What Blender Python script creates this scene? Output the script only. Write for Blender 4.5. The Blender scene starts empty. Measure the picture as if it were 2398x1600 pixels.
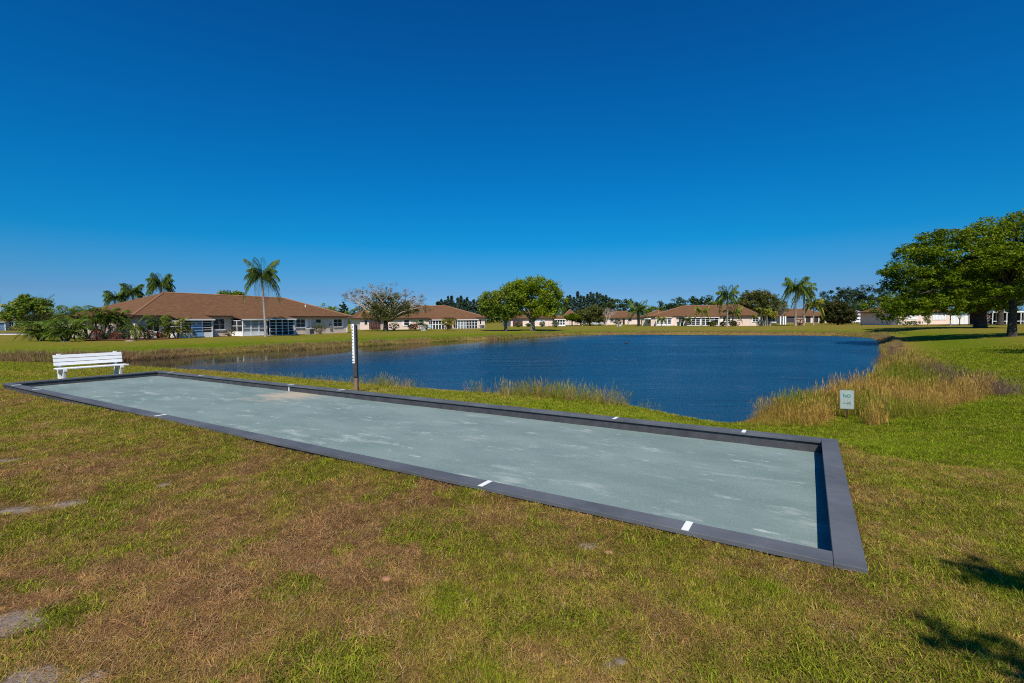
import bpy, math, random
import numpy as np
from mathutils import Matrix, Vector

random.seed(7)
RNG = np.random.default_rng(11)
sc = bpy.context.scene
COL = sc.collection

# ---------------------------------------------------------------- camera
F, PITCH, ROLL, CAMZ = 1130.0, math.radians(2.56), math.radians(-0.4), 1.75
fw = Vector((0, math.cos(PITCH), -math.sin(PITCH)))
up0 = Vector((0, math.sin(PITCH), math.cos(PITCH)))
rt0 = Vector((1, 0, 0))
rt = rt0 * math.cos(ROLL) + up0 * math.sin(ROLL)
up = -rt0 * math.sin(ROLL) + up0 * math.cos(ROLL)
cam = bpy.data.objects.new('camera', bpy.data.cameras.new('camera'))
COL.objects.link(cam)
cam.matrix_world = Matrix(((rt.x, up.x, -fw.x, 0), (rt.y, up.y, -fw.y, 0), (rt.z, up.z, -fw.z, CAMZ), (0, 0, 0, 1)))
cam.data.sensor_width = 36
cam.data.sensor_fit = 'HORIZONTAL'
cam.data.lens = F / 2398 * 36
cam.data.clip_start = 0.05
cam.data.clip_end = 20000
sc.camera = cam

# ---------------------------------------------------------------- sky, sun, exposure
SUN_EL, SUN_AZ = math.radians(47), math.atan2(-0.04, -1.0)
w = bpy.data.worlds.new('World')
sc.world = w
w.use_nodes = True
nt = w.node_tree
bg = nt.nodes['Background']
sky = nt.nodes.new('ShaderNodeTexSky')
sky.sky_type = 'NISHITA'
sky.sun_disc = False
sky.sun_elevation = SUN_EL
sky.sun_rotation = SUN_AZ % (2 * math.pi)
tc = nt.nodes.new('ShaderNodeTexCoord')
sep = nt.nodes.new('ShaderNodeSeparateXYZ')
nt.links.new(tc.outputs['Generated'], sep.inputs[0])
ramp = nt.nodes.new('ShaderNodeValToRGB')          # deep polarised blue of the clear sky, by elevation
els = [(-1, (.14, .36, .80)), (0.0, (.18, .42, .92)), (0.028, (.155, .345, .70)), (0.055, (.12, .27, .54)), (0.085, (.075, .268, .49)),
       (0.15, (.012, .267, .48)), (0.25, (.006, .262, .496)), (0.40, (.005, .242, .497)), (0.54, (.006, .214, .481)), (1, (.012, .19, .46))]
cr = ramp.color_ramp
while len(cr.elements) < len(els):
    cr.elements.new(0.5)
for e, (z, c) in zip(cr.elements, els):
    e.position = (z + 1) / 2
    e.color = (c[0], c[1], c[2], 1)
mp = nt.nodes.new('ShaderNodeMapRange')
mp.inputs[1].default_value = -1
nt.links.new(sep.outputs[2], mp.inputs[0])
nt.links.new(mp.outputs[0], ramp.inputs[0])
mul = nt.nodes.new('ShaderNodeMix')
mul.data_type = 'RGBA'
mul.blend_type = 'MULTIPLY'
mul.inputs[0].default_value = 1
nt.links.new(sky.outputs[0], mul.inputs[6])
nt.links.new(ramp.outputs[0], mul.inputs[7])
vm = nt.nodes.new('ShaderNodeVectorMath')
vm.operation = 'SCALE'
vm.inputs[3].default_value = 2
nt.links.new(mul.outputs[2], vm.inputs[0])
nt.links.new(vm.outputs[0], bg.inputs[0])
bg.inputs[1].default_value = 0.1

sun = bpy.data.objects.new('sun', bpy.data.lights.new('sun', 'SUN'))
COL.objects.link(sun)
sun.data.energy = 5.0
sun.data.angle = math.radians(0.5)
sun.data.color = (1, .93, .83)
SD = Vector((math.sin(SUN_AZ) * math.cos(SUN_EL), math.cos(SUN_AZ) * math.cos(SUN_EL), math.sin(SUN_EL)))
sun.rotation_euler = SD.to_track_quat('Z', 'Y').to_euler()
sc.view_settings.view_transform = 'Standard'
sc.view_settings.look = 'None'
sc.view_settings.exposure = 0.08
sc.view_settings.gamma = 1
sc.view_settings.use_curve_mapping = False
sc.cycles.use_denoising = False
sc.cycles.filter_width = 1.1
sc.cycles.max_bounces = 6
sc.cycles.sample_clamp_indirect = 4
sc.cycles.transparent_max_bounces = 8

# ---------------------------------------------------------------- geometry helpers
def ray(px, py):
    x, y = (px - 1199) / F, -(py - 800) / F
    return rt * x + up * y + fw

def at(px, py, z=0.0):
    """ground point seen at a photograph pixel, on the level z"""
    d = ray(px, py)
    t = (z - CAMZ) / d.z
    return Vector((d.x * t, d.y * t, z))

def far(px, depth, z=0.0):
    """point at a forward distance, in the direction of a photograph column"""
    d = ray(px, 750)
    return Vector((d.x * depth / d.y, depth, z))

def hash2(ix, iy, s):
    h = (ix.astype(np.int64) * 374761393 + iy.astype(np.int64) * 668265263 + s * 2147483) & 0xffffffff
    h = ((h ^ (h >> 13)) * 1274126177) & 0xffffffff
    return ((h ^ (h >> 16)) & 0xffff) / 65535.0

def noise(x, y, s=0):
    ix, iy = np.floor(x), np.floor(y)
    fx, fy = x - ix, y - iy
    fx, fy = fx * fx * (3 - 2 * fx), fy * fy * (3 - 2 * fy)
    a, b = hash2(ix, iy, s), hash2(ix + 1, iy, s)
    c, d = hash2(ix, iy + 1, s), hash2(ix + 1, iy + 1, s)
    return (a * (1 - fx) + b * fx) * (1 - fy) + (c * (1 - fx) + d * fx) * fy

def fbm(x, y, s=0, o=4):
    t, a, n = 0, 0.5, 0
    for i in range(o):
        t = t + a * noise(x * 2 ** i + 17.3 * i, y * 2 ** i - 9.1 * i, s + i)
        n += a
        a *= 0.5
    return t / n

def sstep(a, b, x):
    t = np.clip((x - a) / (b - a), 0, 1)
    return t * t * (3 - 2 * t)

class MB:
    """collects faces; build() links them as one mesh object"""
    def __init__(s):
        s.v, s.f, s.m = [], [], []
    def face(s, pts, m=0):
        n = len(s.v)
        s.v += [tuple(p) for p in pts]
        s.f.append(tuple(range(n, n + len(pts))))
        s.m.append(m)
    def box(s, x0, x1, y0, y1, z0, z1, m=0):
        n = len(s.v)
        s.v += [(x0, y0, z0), (x1, y0, z0), (x1, y1, z0), (x0, y1, z0), (x0, y0, z1), (x1, y0, z1), (x1, y1, z1), (x0, y1, z1)]
        for q in ((0, 3, 2, 1), (4, 5, 6, 7), (0, 1, 5, 4), (1, 2, 6, 5), (2, 3, 7, 6), (3, 0, 4, 7)):
            s.f.append(tuple(n + i for i in q))
            s.m.append(m)
        return s
    def prism(s, poly, z0, z1, m=0):
        n, k = len(s.v), len(poly)
        s.v += [(p[0], p[1], z0) for p in poly] + [(p[0], p[1], z1) for p in poly]
        s.f.append(tuple(n + i for i in reversed(range(k))))
        s.f.append(tuple(n + k + i for i in range(k)))
        s.m += [m, m]
        for i in range(k):
            j = (i + 1) % k
            s.f.append((n + i, n + j, n + k + j, n + k + i))
            s.m.append(m)
        return s
    def extrude_y(s, prof, y0, y1, m=0):
        """profile of (x, z) points pushed along y"""
        n, k = len(s.v), len(prof)
        s.v += [(p[0], y0, p[1]) for p in prof] + [(p[0], y1, p[1]) for p in prof]
        s.f.append(tuple(n + i for i in range(k)))
        s.f.append(tuple(n + k + i for i in reversed(range(k))))
        s.m += [m, m]
        for i in range(k):
            j = (i + 1) % k
            s.f.append((n + j, n + i, n + k + i, n + k + j))
            s.m.append(m)
        return s
    def tube(s, pts, rads, seg=7, m=0, cap=True):
        pts = [Vector(p) for p in pts]
        n0 = len(s.v)
        for i, (p, r) in enumerate(zip(pts, rads)):
            t = (pts[min(i + 1, len(pts) - 1)] - pts[max(i - 1, 0)]).normalized()
            a = t.orthogonal().normalized() if abs(t.z) > .95 else t.cross(Vector((0, 0, 1))).normalized()
            b = t.cross(a)
            for k in range(seg):
                q = 2 * math.pi * k / seg
                s.v.append(tuple(p + a * (r * math.cos(q)) + b * (r * math.sin(q))))
        for i in range(len(pts) - 1):
            for k in range(seg):
                k2 = (k + 1) % seg
                s.f.append((n0 + i * seg + k, n0 + i * seg + k2, n0 + (i + 1) * seg + k2, n0 + (i + 1) * seg + k))
                s.m.append(m)
        if cap:
            s.f.append(tuple(n0 + (len(pts) - 1) * seg + k for k in range(seg)))
            s.m.append(m)
        return s
    def build(s, name, mats, parent=None, smooth=False, bevel=0):
        me = bpy.data.meshes.new(name)
        me.from_pydata(s.v, [], s.f)
        for mm in (mats if isinstance(mats, (list, tuple)) else [mats]):
            me.materials.append(mm)
        if len(set(s.m)) > 1:
            me.polygons.foreach_set('material_index', s.m)
        if smooth:
            me.polygons.foreach_set('use_smooth', [True] * len(me.polygons))
        me.update()
        o = link(name, me, parent)
        if bevel:
            b = o.modifiers.new('bevel', 'BEVEL')
            b.width = bevel
            b.segments = 2
            b.limit_method = 'ANGLE'
        return o

def link(name, data, parent=None):
    o = bpy.data.objects.new(name, data)
    COL.objects.link(o)
    if parent is not None:
        o.parent = parent
    return o

def raw_mesh(name, v, f, mat, attrs=None, smooth=False):
    """fast mesh from numpy arrays; f is (n, 3) or (n, 4)"""
    me = bpy.data.meshes.new(name)
    v = np.asarray(v, np.float32)
    f = np.asarray(f, np.int32)
    me.vertices.add(len(v))
    me.vertices.foreach_set('co', v.ravel())
    if len(f):
        k = f.shape[1]
        me.loops.add(f.size)
        me.loops.foreach_set('vertex_index', f.ravel())
        me.polygons.add(len(f))
        me.polygons.foreach_set('loop_start', np.arange(0, f.size, k, dtype=np.int32))
        me.polygons.foreach_set('loop_total', np.full(len(f), k, np.int32))
        if smooth:
            me.polygons.foreach_set('use_smooth', np.ones(len(f), bool))
    me.update(calc_edges=True)
    for an, (typ, arr) in (attrs or {}).items():
        a = me.attributes.new(an, typ, 'POINT')
        key = {'FLOAT_COLOR': 'color', 'FLOAT_VECTOR': 'vector'}.get(typ, 'value')
        a.data.foreach_set(key, np.ascontiguousarray(arr, np.int32 if typ == 'INT' else np.float32).ravel())
    if mat is not None:
        me.materials.append(mat)
    return me

def tag(o, label=None, cat=None, group=None, kind=None):
    for k, val in (('label', label), ('category', cat), ('group', group), ('kind', kind)):
        if val:
            o[k] = val
    return o

def thing(name, label, cat, loc=(0, 0, 0), rz=0.0, group=None):
    o = bpy.data.objects.new(name, None)
    COL.objects.link(o)
    o.location = loc
    o.rotation_euler = (0, 0, rz)
    o.empty_display_size = .2
    return tag(o, label, cat, group)

def dup(o, loc=None, rz=None, label=None, scale=None):
    def cp(a, par):
        c = a.copy()
        COL.objects.link(c)
        c.parent = par
        for ch in list(a.children):
            cp(ch, c)
        return c
    r = cp(o, None)
    if loc is not None:
        r.location = loc
    if rz is not None:
        r.rotation_euler = (0, 0, rz)
    if scale is not None:
        r.scale = scale if isinstance(scale, tuple) else (scale,) * 3
    if label:
        r['label'] = label
    return r

# ---------------------------------------------------------------- materials
def new_mat(name):
    m = bpy.data.materials.new(name)
    m.use_nodes = True
    n = m.node_tree
    return m, n, n.nodes['Principled BSDF'], n.nodes['Material Output']

def nd(n, typ, **kw):
    x = n.nodes.new(typ)
    for k, val in kw.items():
        setattr(x, k, val)
    return x

def mat(name, col, rough=.8, var=.12, scale=6.0, spec=.3, bump=0.0, bscale=60.0, col2=None, metal=0.0, stretch=None):
    m, n, p, out = new_mat(name)
    p.inputs['Roughness'].default_value = rough
    p.inputs['Specular IOR Level'].default_value = spec
    p.inputs['Metallic'].default_value = metal
    tcn = nd(n, 'ShaderNodeTexCoord')
    src = tcn.outputs['Object']
    if stretch:
        mpn = nd(n, 'ShaderNodeMapping')
        mpn.inputs['Scale'].default_value = stretch
        n.links.new(src, mpn.inputs[0])
        src = mpn.outputs[0]
    nz = nd(n, 'ShaderNodeTexNoise')
    nz.inputs['Scale'].default_value = scale
    nz.inputs['Detail'].default_value = 5
    nz.inputs['Roughness'].default_value = .65
    n.links.new(src, nz.inputs['Vector'])
    r = nd(n, 'ShaderNodeValToRGB')
    c2 = col2 or tuple(c * (1 + var) for c in col)
    c1 = col if col2 else tuple(c * (1 - var) for c in col)
    r.color_ramp.elements[0].position = .32
    r.color_ramp.elements[1].position = .68
    r.color_ramp.elements[0].color = (*c1, 1)
    r.color_ramp.elements[1].color = (*c2, 1)
    n.links.new(nz.outputs[0], r.inputs[0])
    n.links.new(r.outputs[0], p.inputs['Base Color'])
    if bump:
        nb = nd(n, 'ShaderNodeTexNoise')
        nb.inputs['Scale'].default_value = bscale
        nb.inputs['Detail'].default_value = 4
        n.links.new(src, nb.inputs['Vector'])
        b = nd(n, 'ShaderNodeBump')
        b.inputs['Strength'].default_value = bump
        b.inputs['Distance'].default_value = .02
        n.links.new(nb.outputs[0], b.inputs['Height'])
        n.links.new(b.outputs[0], p.inputs['Normal'])
    return m

def leaf_mat(name, cols, trans=.38, rough=.55, attr=None, pos_scale=.35):
    """foliage: colour varies leaf by leaf and clump by clump, part of the light passes through"""
    m, n, p, out = new_mat(name)
    geo = nd(n, 'ShaderNodeNewGeometry')
    r = nd(n, 'ShaderNodeValToRGB')
    cr = r.color_ramp
    while len(cr.elements) < len(cols):
        cr.elements.new(.5)
    for i, (e, c) in enumerate(zip(cr.elements, cols)):
        e.position = i / (len(cols) - 1)
        e.color = (*c, 1)
    tcn = nd(n, 'ShaderNodeTexCoord')
    nz = nd(n, 'ShaderNodeTexNoise')
    nz.inputs['Scale'].default_value = pos_scale
    nz.inputs['Detail'].default_value = 2
    n.links.new(tcn.outputs['Object'], nz.inputs['Vector'])
    a = nd(n, 'ShaderNodeMath', operation='MULTIPLY_ADD')
    n.links.new(geo.outputs['Random Per Island'], a.inputs[0])
    a.inputs[1].default_value = .55
    b = nd(n, 'ShaderNodeMath', operation='MULTIPLY_ADD')
    n.links.new(nz.outputs[0], b.inputs[0])
    b.inputs[1].default_value = 1.5
    b.inputs[2].default_value = -.52
    n.links.new(b.outputs[0], a.inputs[2])
    n.links.new(a.outputs[0], r.inputs[0])
    n.links.new(r.outputs[0], p.inputs['Base Color'])
    p.inputs['Roughness'].default_value = rough
    p.inputs['Specular IOR Level'].default_value = .12
    tr = nd(n, 'ShaderNodeBsdfTranslucent')
    n.links.new(r.outputs[0], tr.inputs[0])
    mx = nd(n, 'ShaderNodeMixShader')
    mx.inputs[0].default_value = trans
    n.links.new(p.outputs[0], mx.inputs[1])
    n.links.new(tr.outputs[0], mx.inputs[2])
    n.links.new(mx.outputs[0], out.inputs[0])
    return m

def inst_leaf_mat(name, trans=.25):
    """blades scattered as instances, coloured by the point they grow from"""
    m, n, p, out = new_mat(name)
    a = nd(n, 'ShaderNodeAttribute', attribute_name='tint', attribute_type='INSTANCER')
    geo = nd(n, 'ShaderNodeNewGeometry')
    mr = nd(n, 'ShaderNodeMapRange')
    mr.inputs[3].default_value = .6
    mr.inputs[4].default_value = 1.45
    n.links.new(geo.outputs['Random Per Island'], mr.inputs[0])
    vs = nd(n, 'ShaderNodeVectorMath', operation='SCALE')
    n.links.new(a.outputs['Color'], vs.inputs[0])
    n.links.new(mr.outputs[0], vs.inputs[3])
    n.links.new(vs.outputs[0], p.inputs['Base Color'])
    p.inputs['Roughness'].default_value = .7
    p.inputs['Specular IOR Level'].default_value = .1
    tr = nd(n, 'ShaderNodeBsdfTranslucent')
    n.links.new(vs.outputs[0], tr.inputs[0])
    mx = nd(n, 'ShaderNodeMixShader')
    mx.inputs[0].default_value = trans
    n.links.new(p.outputs[0], mx.inputs[1])
    n.links.new(tr.outputs[0], mx.inputs[2])
    n.links.new(mx.outputs[0], out.inputs[0])
    return m

def glass_mat(name, col, rough=.08):
    m, n, p, out = new_mat(name)
    p.inputs['Base Color'].default_value = (*col, 1)
    p.inputs['Roughness'].default_value = rough
    p.inputs['Specular IOR Level'].default_value = .5
    return m

M = dict(
    white=mat('white_paint', (.78, .78, .77), .55, .04, 3),
    cream=mat('cream_stucco', (.70, .56, .48), .9, .07, 1.2, bump=.3, bscale=40),
    pink=mat('pale_pink_stucco', (.76, .60, .52), .9, .07, 1.2, bump=.3, bscale=40),
    tan=mat('tan_stucco', (.48, .37, .27), .9, .08, 1.2),
    shingle=mat('brown_shingle', (.112, .057, .030), .95, 0, 1.9, spec=.04, bump=.6, bscale=9, col2=(.20, .105, .055), stretch=(1, 2.2, 2.2)),
    grey_shingle=mat('grey_shingle', (.30, .29, .31), .95, .15, 2),
    fascia=mat('dark_brown_fascia', (.06, .032, .022), .7, .15, 3),
    tan_trim=mat('ridge_cap', (.34, .17, .09), .9, .15, 3),
    maroon=mat('maroon_boards', (.055, .022, .020), .8, .2, 4),
    metal_grey=mat('grey_metal', (.30, .30, .30), .5, .12, 8, metal=.3),
    dark_metal=mat('dark_metal', (.05, .05, .055), .5, .2, 8),
    lumber=mat('charcoal_plastic_lumber', (.072, .077, .086), .6, 0, 1.3, spec=.3, bump=.25, bscale=220, col2=(.132, .138, .150)),
    lumber_side=mat('charcoal_side_board', (.040, .041, .046), .7, 0, 5, spec=.3, bump=.3, bscale=120, col2=(.075, .075, .08)),
    wood=mat('weathered_post_wood', (.23, .14, .085), .85, .3, 6, bump=.5, bscale=60, stretch=(6, 6, .7)),
    trunk=mat('grey_bark', (.13, .105, .08), .95, 0, 2.2, bump=.8, bscale=14, col2=(.25, .21, .165)),
    dark_trunk=mat('dark_oak_bark', (.028, .022, .018), .95, 0, 3, bump=.9, bscale=10, col2=(.085, .068, .055)),  # tone also lowered to stand for the crown's shade on the right-hand trunk
    pale_bark=mat('pale_bark', (.36, .30, .25), .9, .2, 3),
    palm_trunk=mat('palm_trunk', (.26, .225, .19), .9, 0, 3, bump=.5, bscale=12, col2=(.36, .315, .27), stretch=(1, 1, 4)),
    glass=glass_mat('dark_window_glass', (.025, .03, .034)),
    blue_glass=glass_mat('blue_tinted_louvre', (.10, .20, .34), .15),
    screen=mat('dark_insect_screen', (.022, .024, .028), .8, .2, 10),
    blind=mat('closed_blind', (.22, .25, .27), .7, .15, 6),
    asphalt=mat('asphalt', (.075, .07, .07), .9, .2, 2),
    concrete=mat('pale_concrete', (.45, .42, .38), .9, .1, 2),
    mulch=mat('red_mulch', (.13, .045, .025), .95, .3, 8),
    bin_green=mat('green_plastic', (.02, .10, .075), .5, .1, 4),
    terracotta=mat('terracotta', (.36, .12, .06), .8, .15, 6),
    car_white=mat('white_car_paint', (.75, .76, .78), .25, .02, 3, spec=.5),
    car_silver=mat('silver_car_paint', (.45, .48, .50), .25, .03, 3, spec=.5),
    car_dark=mat('dark_car_paint', (.03, .035, .05), .25, .05, 3, spec=.5),
    tyre=mat('black_rubber', (.02, .02, .02), .8, .1, 9),
    stone=mat('pale_stone', (.40, .32, .24), .9, .2, 14),
    duck=mat('dark_feathers', (.03, .025, .02), .8, .3, 20),
)

# ---------------------------------------------------------------- the lie of the land
WZ = -0.75                                            # water level
shore_px = [(-60, 855), (100, 853), (200, 850), (283, 846), (362, 840), (400, 838), (506, 829), (613, 823), (719, 818), (815, 813),
            (886, 809), (971, 803.5), (1056, 799), (1142, 796), (1219, 792.5), (1270, 788.5), (1338, 784.5), (1420, 784), (1500, 784),
            (1600, 784.5), (1700, 785), (1800, 785.3), (1900, 786), (2006, 788.5), (2054, 794), (2066, 803), (2071, 828), (2064, 861),
            (2065, 891), (1997, 910), (1923, 929), (1848, 944), (1790, 968), (1745, 985), (1700, 992), (1600, 986), (1449, 968),
            (1300, 950), (1224, 946), (1110, 938), (1020, 931), (918, 922), (804, 912), (719, 903), (613, 892), (506, 883), (400, 876),
            (298, 869), (200, 865), (60, 862)]
poly = np.array([at(px, py, WZ)[:2] for px, py in shore_px])
for _ in range(2):                                    # round the corners
    nx = np.roll(poly, -1, 0)
    poly = np.stack([poly * .75 + nx * .25, poly * .25 + nx * .75], 1).reshape(-1, 2)
LAKE = poly

def lake_dist(x, y):
    """signed distance to the shore line, negative over the water"""
    x = np.asarray(x, float)
    y = np.asarray(y, float)
    best = np.full(x.shape, 1e12)
    inside = np.zeros(x.shape, bool)
    for (ax, ay), (bx, by) in zip(LAKE, np.roll(LAKE, -1, 0)):
        dx, dy = bx - ax, by - ay
        t = np.clip(((x - ax) * dx + (y - ay) * dy) / (dx * dx + dy * dy + 1e-12), 0, 1)
        best = np.minimum(best, (x - ax - t * dx) ** 2 + (y - ay - t * dy) ** 2)
        if ay != by:
            c = (ay > y) != (by > y)
            inside ^= c & (x < (bx - ax) * (y - ay) / (by - ay) + ax)
    d = np.sqrt(best)
    return np.where(inside, -d, d)

# the court: four outer corners of its timber kerb
CAPZ = .12
CR = [at(2033, 1335, CAPZ), at(1961, 1029, CAPZ), at(374.5, 868, CAPZ), at(5, 898, CAPZ)]     # near right, far right, far left, near left
LONG = ((CR[3] - CR[0]) + (CR[2] - CR[1])).normalized()
SHORT = Vector((LONG.y, -LONG.x, 0))
if SHORT.y < 0:
    SHORT = -SHORT
COURT = np.array([c[:2] for c in CR])

def court_in(x, y):
    """distance inside the court outline, negative outside"""
    d = np.full(np.shape(x), 1e9)
    for i in range(4):
        a, b = COURT[i], COURT[(i + 1) % 4]
        e = (b - a) / np.linalg.norm(b - a)
        d = np.minimum(d, -(x - a[0]) * e[1] + (y - a[1]) * e[0])
    return d

marsh_px = [(1757, 972, -.45), (1850, 966, -.3), (1960, 958, -.2), (2060, 955, -.15), (2140, 950, -.15), (2235, 942, -.15), (2298, 933, -.2), (2330, 925, -.3), (2312, 906, -.4), (2264, 890, -.45), (2214, 874, -.5), (2160, 860, -.5), (2108, 846, -.5),
            (2080, 830, -.5), (2062, 812, -.5), (2050, 806, -.5), (2060, 820, -.7), (2066, 838, -.75), (2060, 862, -.75), (2058, 893, -.75), (1990, 912, -.75), (1915, 932, -.75), (1845, 948, -.75), (1788, 968, -.7)]
MARSH = np.array([at(px, py, z_)[:2] for px, py, z_ in marsh_px])

def poly_dist(x, y, P):
    best = np.full(x.shape, 1e12)
    ins = np.zeros(x.shape, bool)
    for (ax, ay), (bx, by) in zip(P, np.roll(P, -1, 0)):
        dx, dy = bx - ax, by - ay
        t = np.clip(((x - ax) * dx + (y - ay) * dy) / (dx * dx + dy * dy + 1e-12), 0, 1)
        best = np.minimum(best, (x - ax - t * dx) ** 2 + (y - ay - t * dy) ** 2)
        if ay != by:
            ins ^= ((ay > y) != (by > y)) & (x < (bx - ax) * (y - ay) / (by - ay) + ax)
    return np.where(ins, -np.sqrt(best), np.sqrt(best))

def ground_z(x, y, dl=None):
    x = np.asarray(x, float)
    y = np.asarray(y, float)
    if dl is None:
        dl = lake_dist(x, y)
    t = np.clip(((x - 3) * LONG.x + (y - 5) * LONG.y) / 17.5, 0, 1.3)
    near = .035 - .15 * t
    ang = x / np.maximum(y, 1.0)
    farz = -.1 + .18 * sstep(-.35, -.75, ang) - .12 * np.exp(-((ang - .12) / .16) ** 2) + .36 * sstep(.55, .95, ang)
    k = sstep(14, 34, np.hypot(x, y))
    top = near * (1 - k) + farz * k
    soft = sstep(.2, .5, ang) * (1 - k)                # flat reed marsh at the near right
    scarp = .38 * (1 - .75 * soft)
    w_ = 5.5 + 7 * k + 2.0 * soft
    z = WZ + scarp * sstep(-.1, .9, dl) + (top - WZ - scarp) * sstep(.3, w_, dl)
    z = np.where(dl < 0, WZ + np.maximum(dl * .35, -1.2), z)
    md = poly_dist(x, y, MARSH)
    inm = sstep(.2, -3.0, md)
    z = z * (1 - inm) + np.minimum(z, -.58) * inm
    ci = court_in(x, y)
    s_along = (x - CR[0].x) * LONG.x + (y - CR[0].y) * LONG.y
    up_to = CAPZ - .045 - .10 * sstep(9, 17, s_along)
    z = z + (up_to - z) * np.exp(-np.maximum(-ci, 0) / .9) * (ci > -4)
    bump = (fbm(x * .35, y * .35, 5) - .5) * .08 + (fbm(x * 2.1, y * 2.1, 9, 3) - .5) * .03
    return z + bump * sstep(0, 3, dl)

def gz(x, y):
    return float(ground_z(np.array([x]), np.array([y]))[0])

def on_ground(px, py):
    """where the sight line through a pixel meets the lawn"""
    z = 0.0
    for _ in range(12):
        p = at(px, py, z)
        z = .5 * z + .5 * gz(p.x, p.y)
    return Vector((p.x, p.y, gz(p.x, p.y)))

def stand(px, depth):
    p = far(px, depth)
    p.z = gz(p.x, p.y)
    return p

# ---------------------------------------------------------------- lawn colour: where it is lush, olive, straw-dry or bare sand
def blob(x, y, px, py, r, rx=1.0):
    c = at(px, py, 0.03)
    return np.exp(-(((x - c.x) / (r * rx)) ** 2 + ((y - c.y) / r) ** 2))

def sandiness(x, y):
    s = 0
    for px, py, r, rx in ((12, 1452, .17, 1.4), (62, 1592, .13, 1.5), (208, 1582, .07, 1.3), (20, 1070, .13, 2.2), (48, 1184, .13, 1.8), (165, 1170, .10, 2.2),
                          (380, 1128, .07, 1.4), (55, 1600, .15, 1.3), (1440, 1552, .05, 1.3), (1380, 1286, .06, 1.2)):
        s = np.maximum(s, blob(x, y, px, py, r, rx))
    return sstep(.40, .66, s + (fbm(x * 7, y * 7, 71, 4) - .5) * 1.1)

def dryness(x, y, dl):
    ci = court_in(x, y)
    side = (x - CR[0].x) * SHORT.x + (y - CR[0].y) * SHORT.y      # across the court, from the near kerb
    along = (x - CR[0].x) * LONG.x + (y - CR[0].y) * LONG.y       # along it, from the right end
    front = sstep(.3, -.4, side)
    base = .40 + .34 * front
    base = base - .25 * blob(x, y, 1500, 1420, .8, 1.3) - .22 * blob(x, y, 2050, 1550, .8) - .12 * blob(x, y, 1000, 1560, .7) + .14 * blob(x, y, 500, 1330, 1.2, 1.5)
    base = base - .10 * blob(x, y, 300, 1010, 2.2, 1.5)
    right = sstep(.1, -.3, along)
    base = base * (1 - right * .6) + .50 * right * .6
    lim = 6.3 - .62 * (x - 4.3) + (fbm(x * .9, y * .9, 31) - .5) * 1.0
    lush = sstep(-.3, .5, y - lim) * sstep(.5, -.6, along) + sstep(3.6, 4.4, side) * sstep(-2, 3, 9.5 - along)
    lush = np.clip(lush, 0, 1) * sstep(70, 25, np.hypot(x, y))
    base = base * (1 - lush) + .10 * lush
    base = np.where((side > 3.6) & (along > 6), np.maximum(base, .3), base)
    base = base + .22 * np.exp(-(np.minimum(ci, 0) / .22) ** 2) * (1 - lush * .8)
    fr = sstep(20, 40, np.hypot(x, y))
    farb = .30 + .24 * sstep(5, 16, dl) * (fbm(x * .12, y * .12, 41) * 1.6 - .3) - .30 * np.exp(-((dl - 4.2) / 2.4) ** 2)
    farb = farb + .05 * sstep(.15, .45, x / np.maximum(y, 1))
    base = base * (1 - fr) + farb * fr
    base = base + .5 * np.exp(-(dl / (.7 + 1.2 * sstep(.1, .4, x / np.maximum(y, 1)) * fr)) ** 2) * (dl > -.5)
    n = (fbm(x * .55, y * .55, 3) - .5) * .55 + (fbm(x * 2.4, y * 2.4, 13) - .5) * .60 + (fbm(x * 8, y * 8, 23, 2) - .5) * .35
    return np.clip(base + n * (1 - .6 * lush) * (1 - .6 * fr), 0, 1.1)

PAL_T = np.array([0, .18, .36, .55, .75, 1.0])
PAL = np.array([(.118, .160, .004), (.150, .175, .009), (.190, .180, .019), (.235, .172, .032), (.262, .158, .050), (.250, .135, .056)])

def lawn_rgb(dry):
    return np.stack([np.interp(dry, PAL_T, PAL[:, i]) for i in range(3)], -1)

# terrain sheet: fine near the camera and the court, coarse towards the horizon
rr = [0.35]
while rr[-1] < 9000:
    r = rr[-1]
    rr.append(r * (1.016 if r < 20 else 1.02 if r < 130 else 1.07))
rr = np.array(rr)
th = np.radians(np.concatenate([np.arange(-64, 64, .3), np.arange(64, 296, 3.0)]))
R_, T_ = np.meshgrid(rr, th, indexing='ij')
gx, gy = (R_ * np.sin(T_)).ravel(), (R_ * np.cos(T_)).ravel()
gdl = lake_dist(gx, gy)
gzz = ground_z(gx, gy, gdl)
gci = court_in(gx, gy)
gzz = np.where(gci > .035, -.30, gzz)
gdry = dryness(gx, gy, gdl)
gsand = sandiness(gx, gy)
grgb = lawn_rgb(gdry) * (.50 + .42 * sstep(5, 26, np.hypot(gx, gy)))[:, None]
grgb = grgb * (1 - gsand[:, None]) + np.array([.34, .265, .205]) * gsand[:, None]
nr, nth = len(rr), len(th)
I, J = np.meshgrid(np.arange(nr - 1), np.arange(nth), indexing='ij')
J2 = (J + 1) % nth
quads = np.stack([I * nth + J, I * nth + J2, (I + 1) * nth + J2, (I + 1) * nth + J], -1).reshape(-1, 4)

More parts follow.
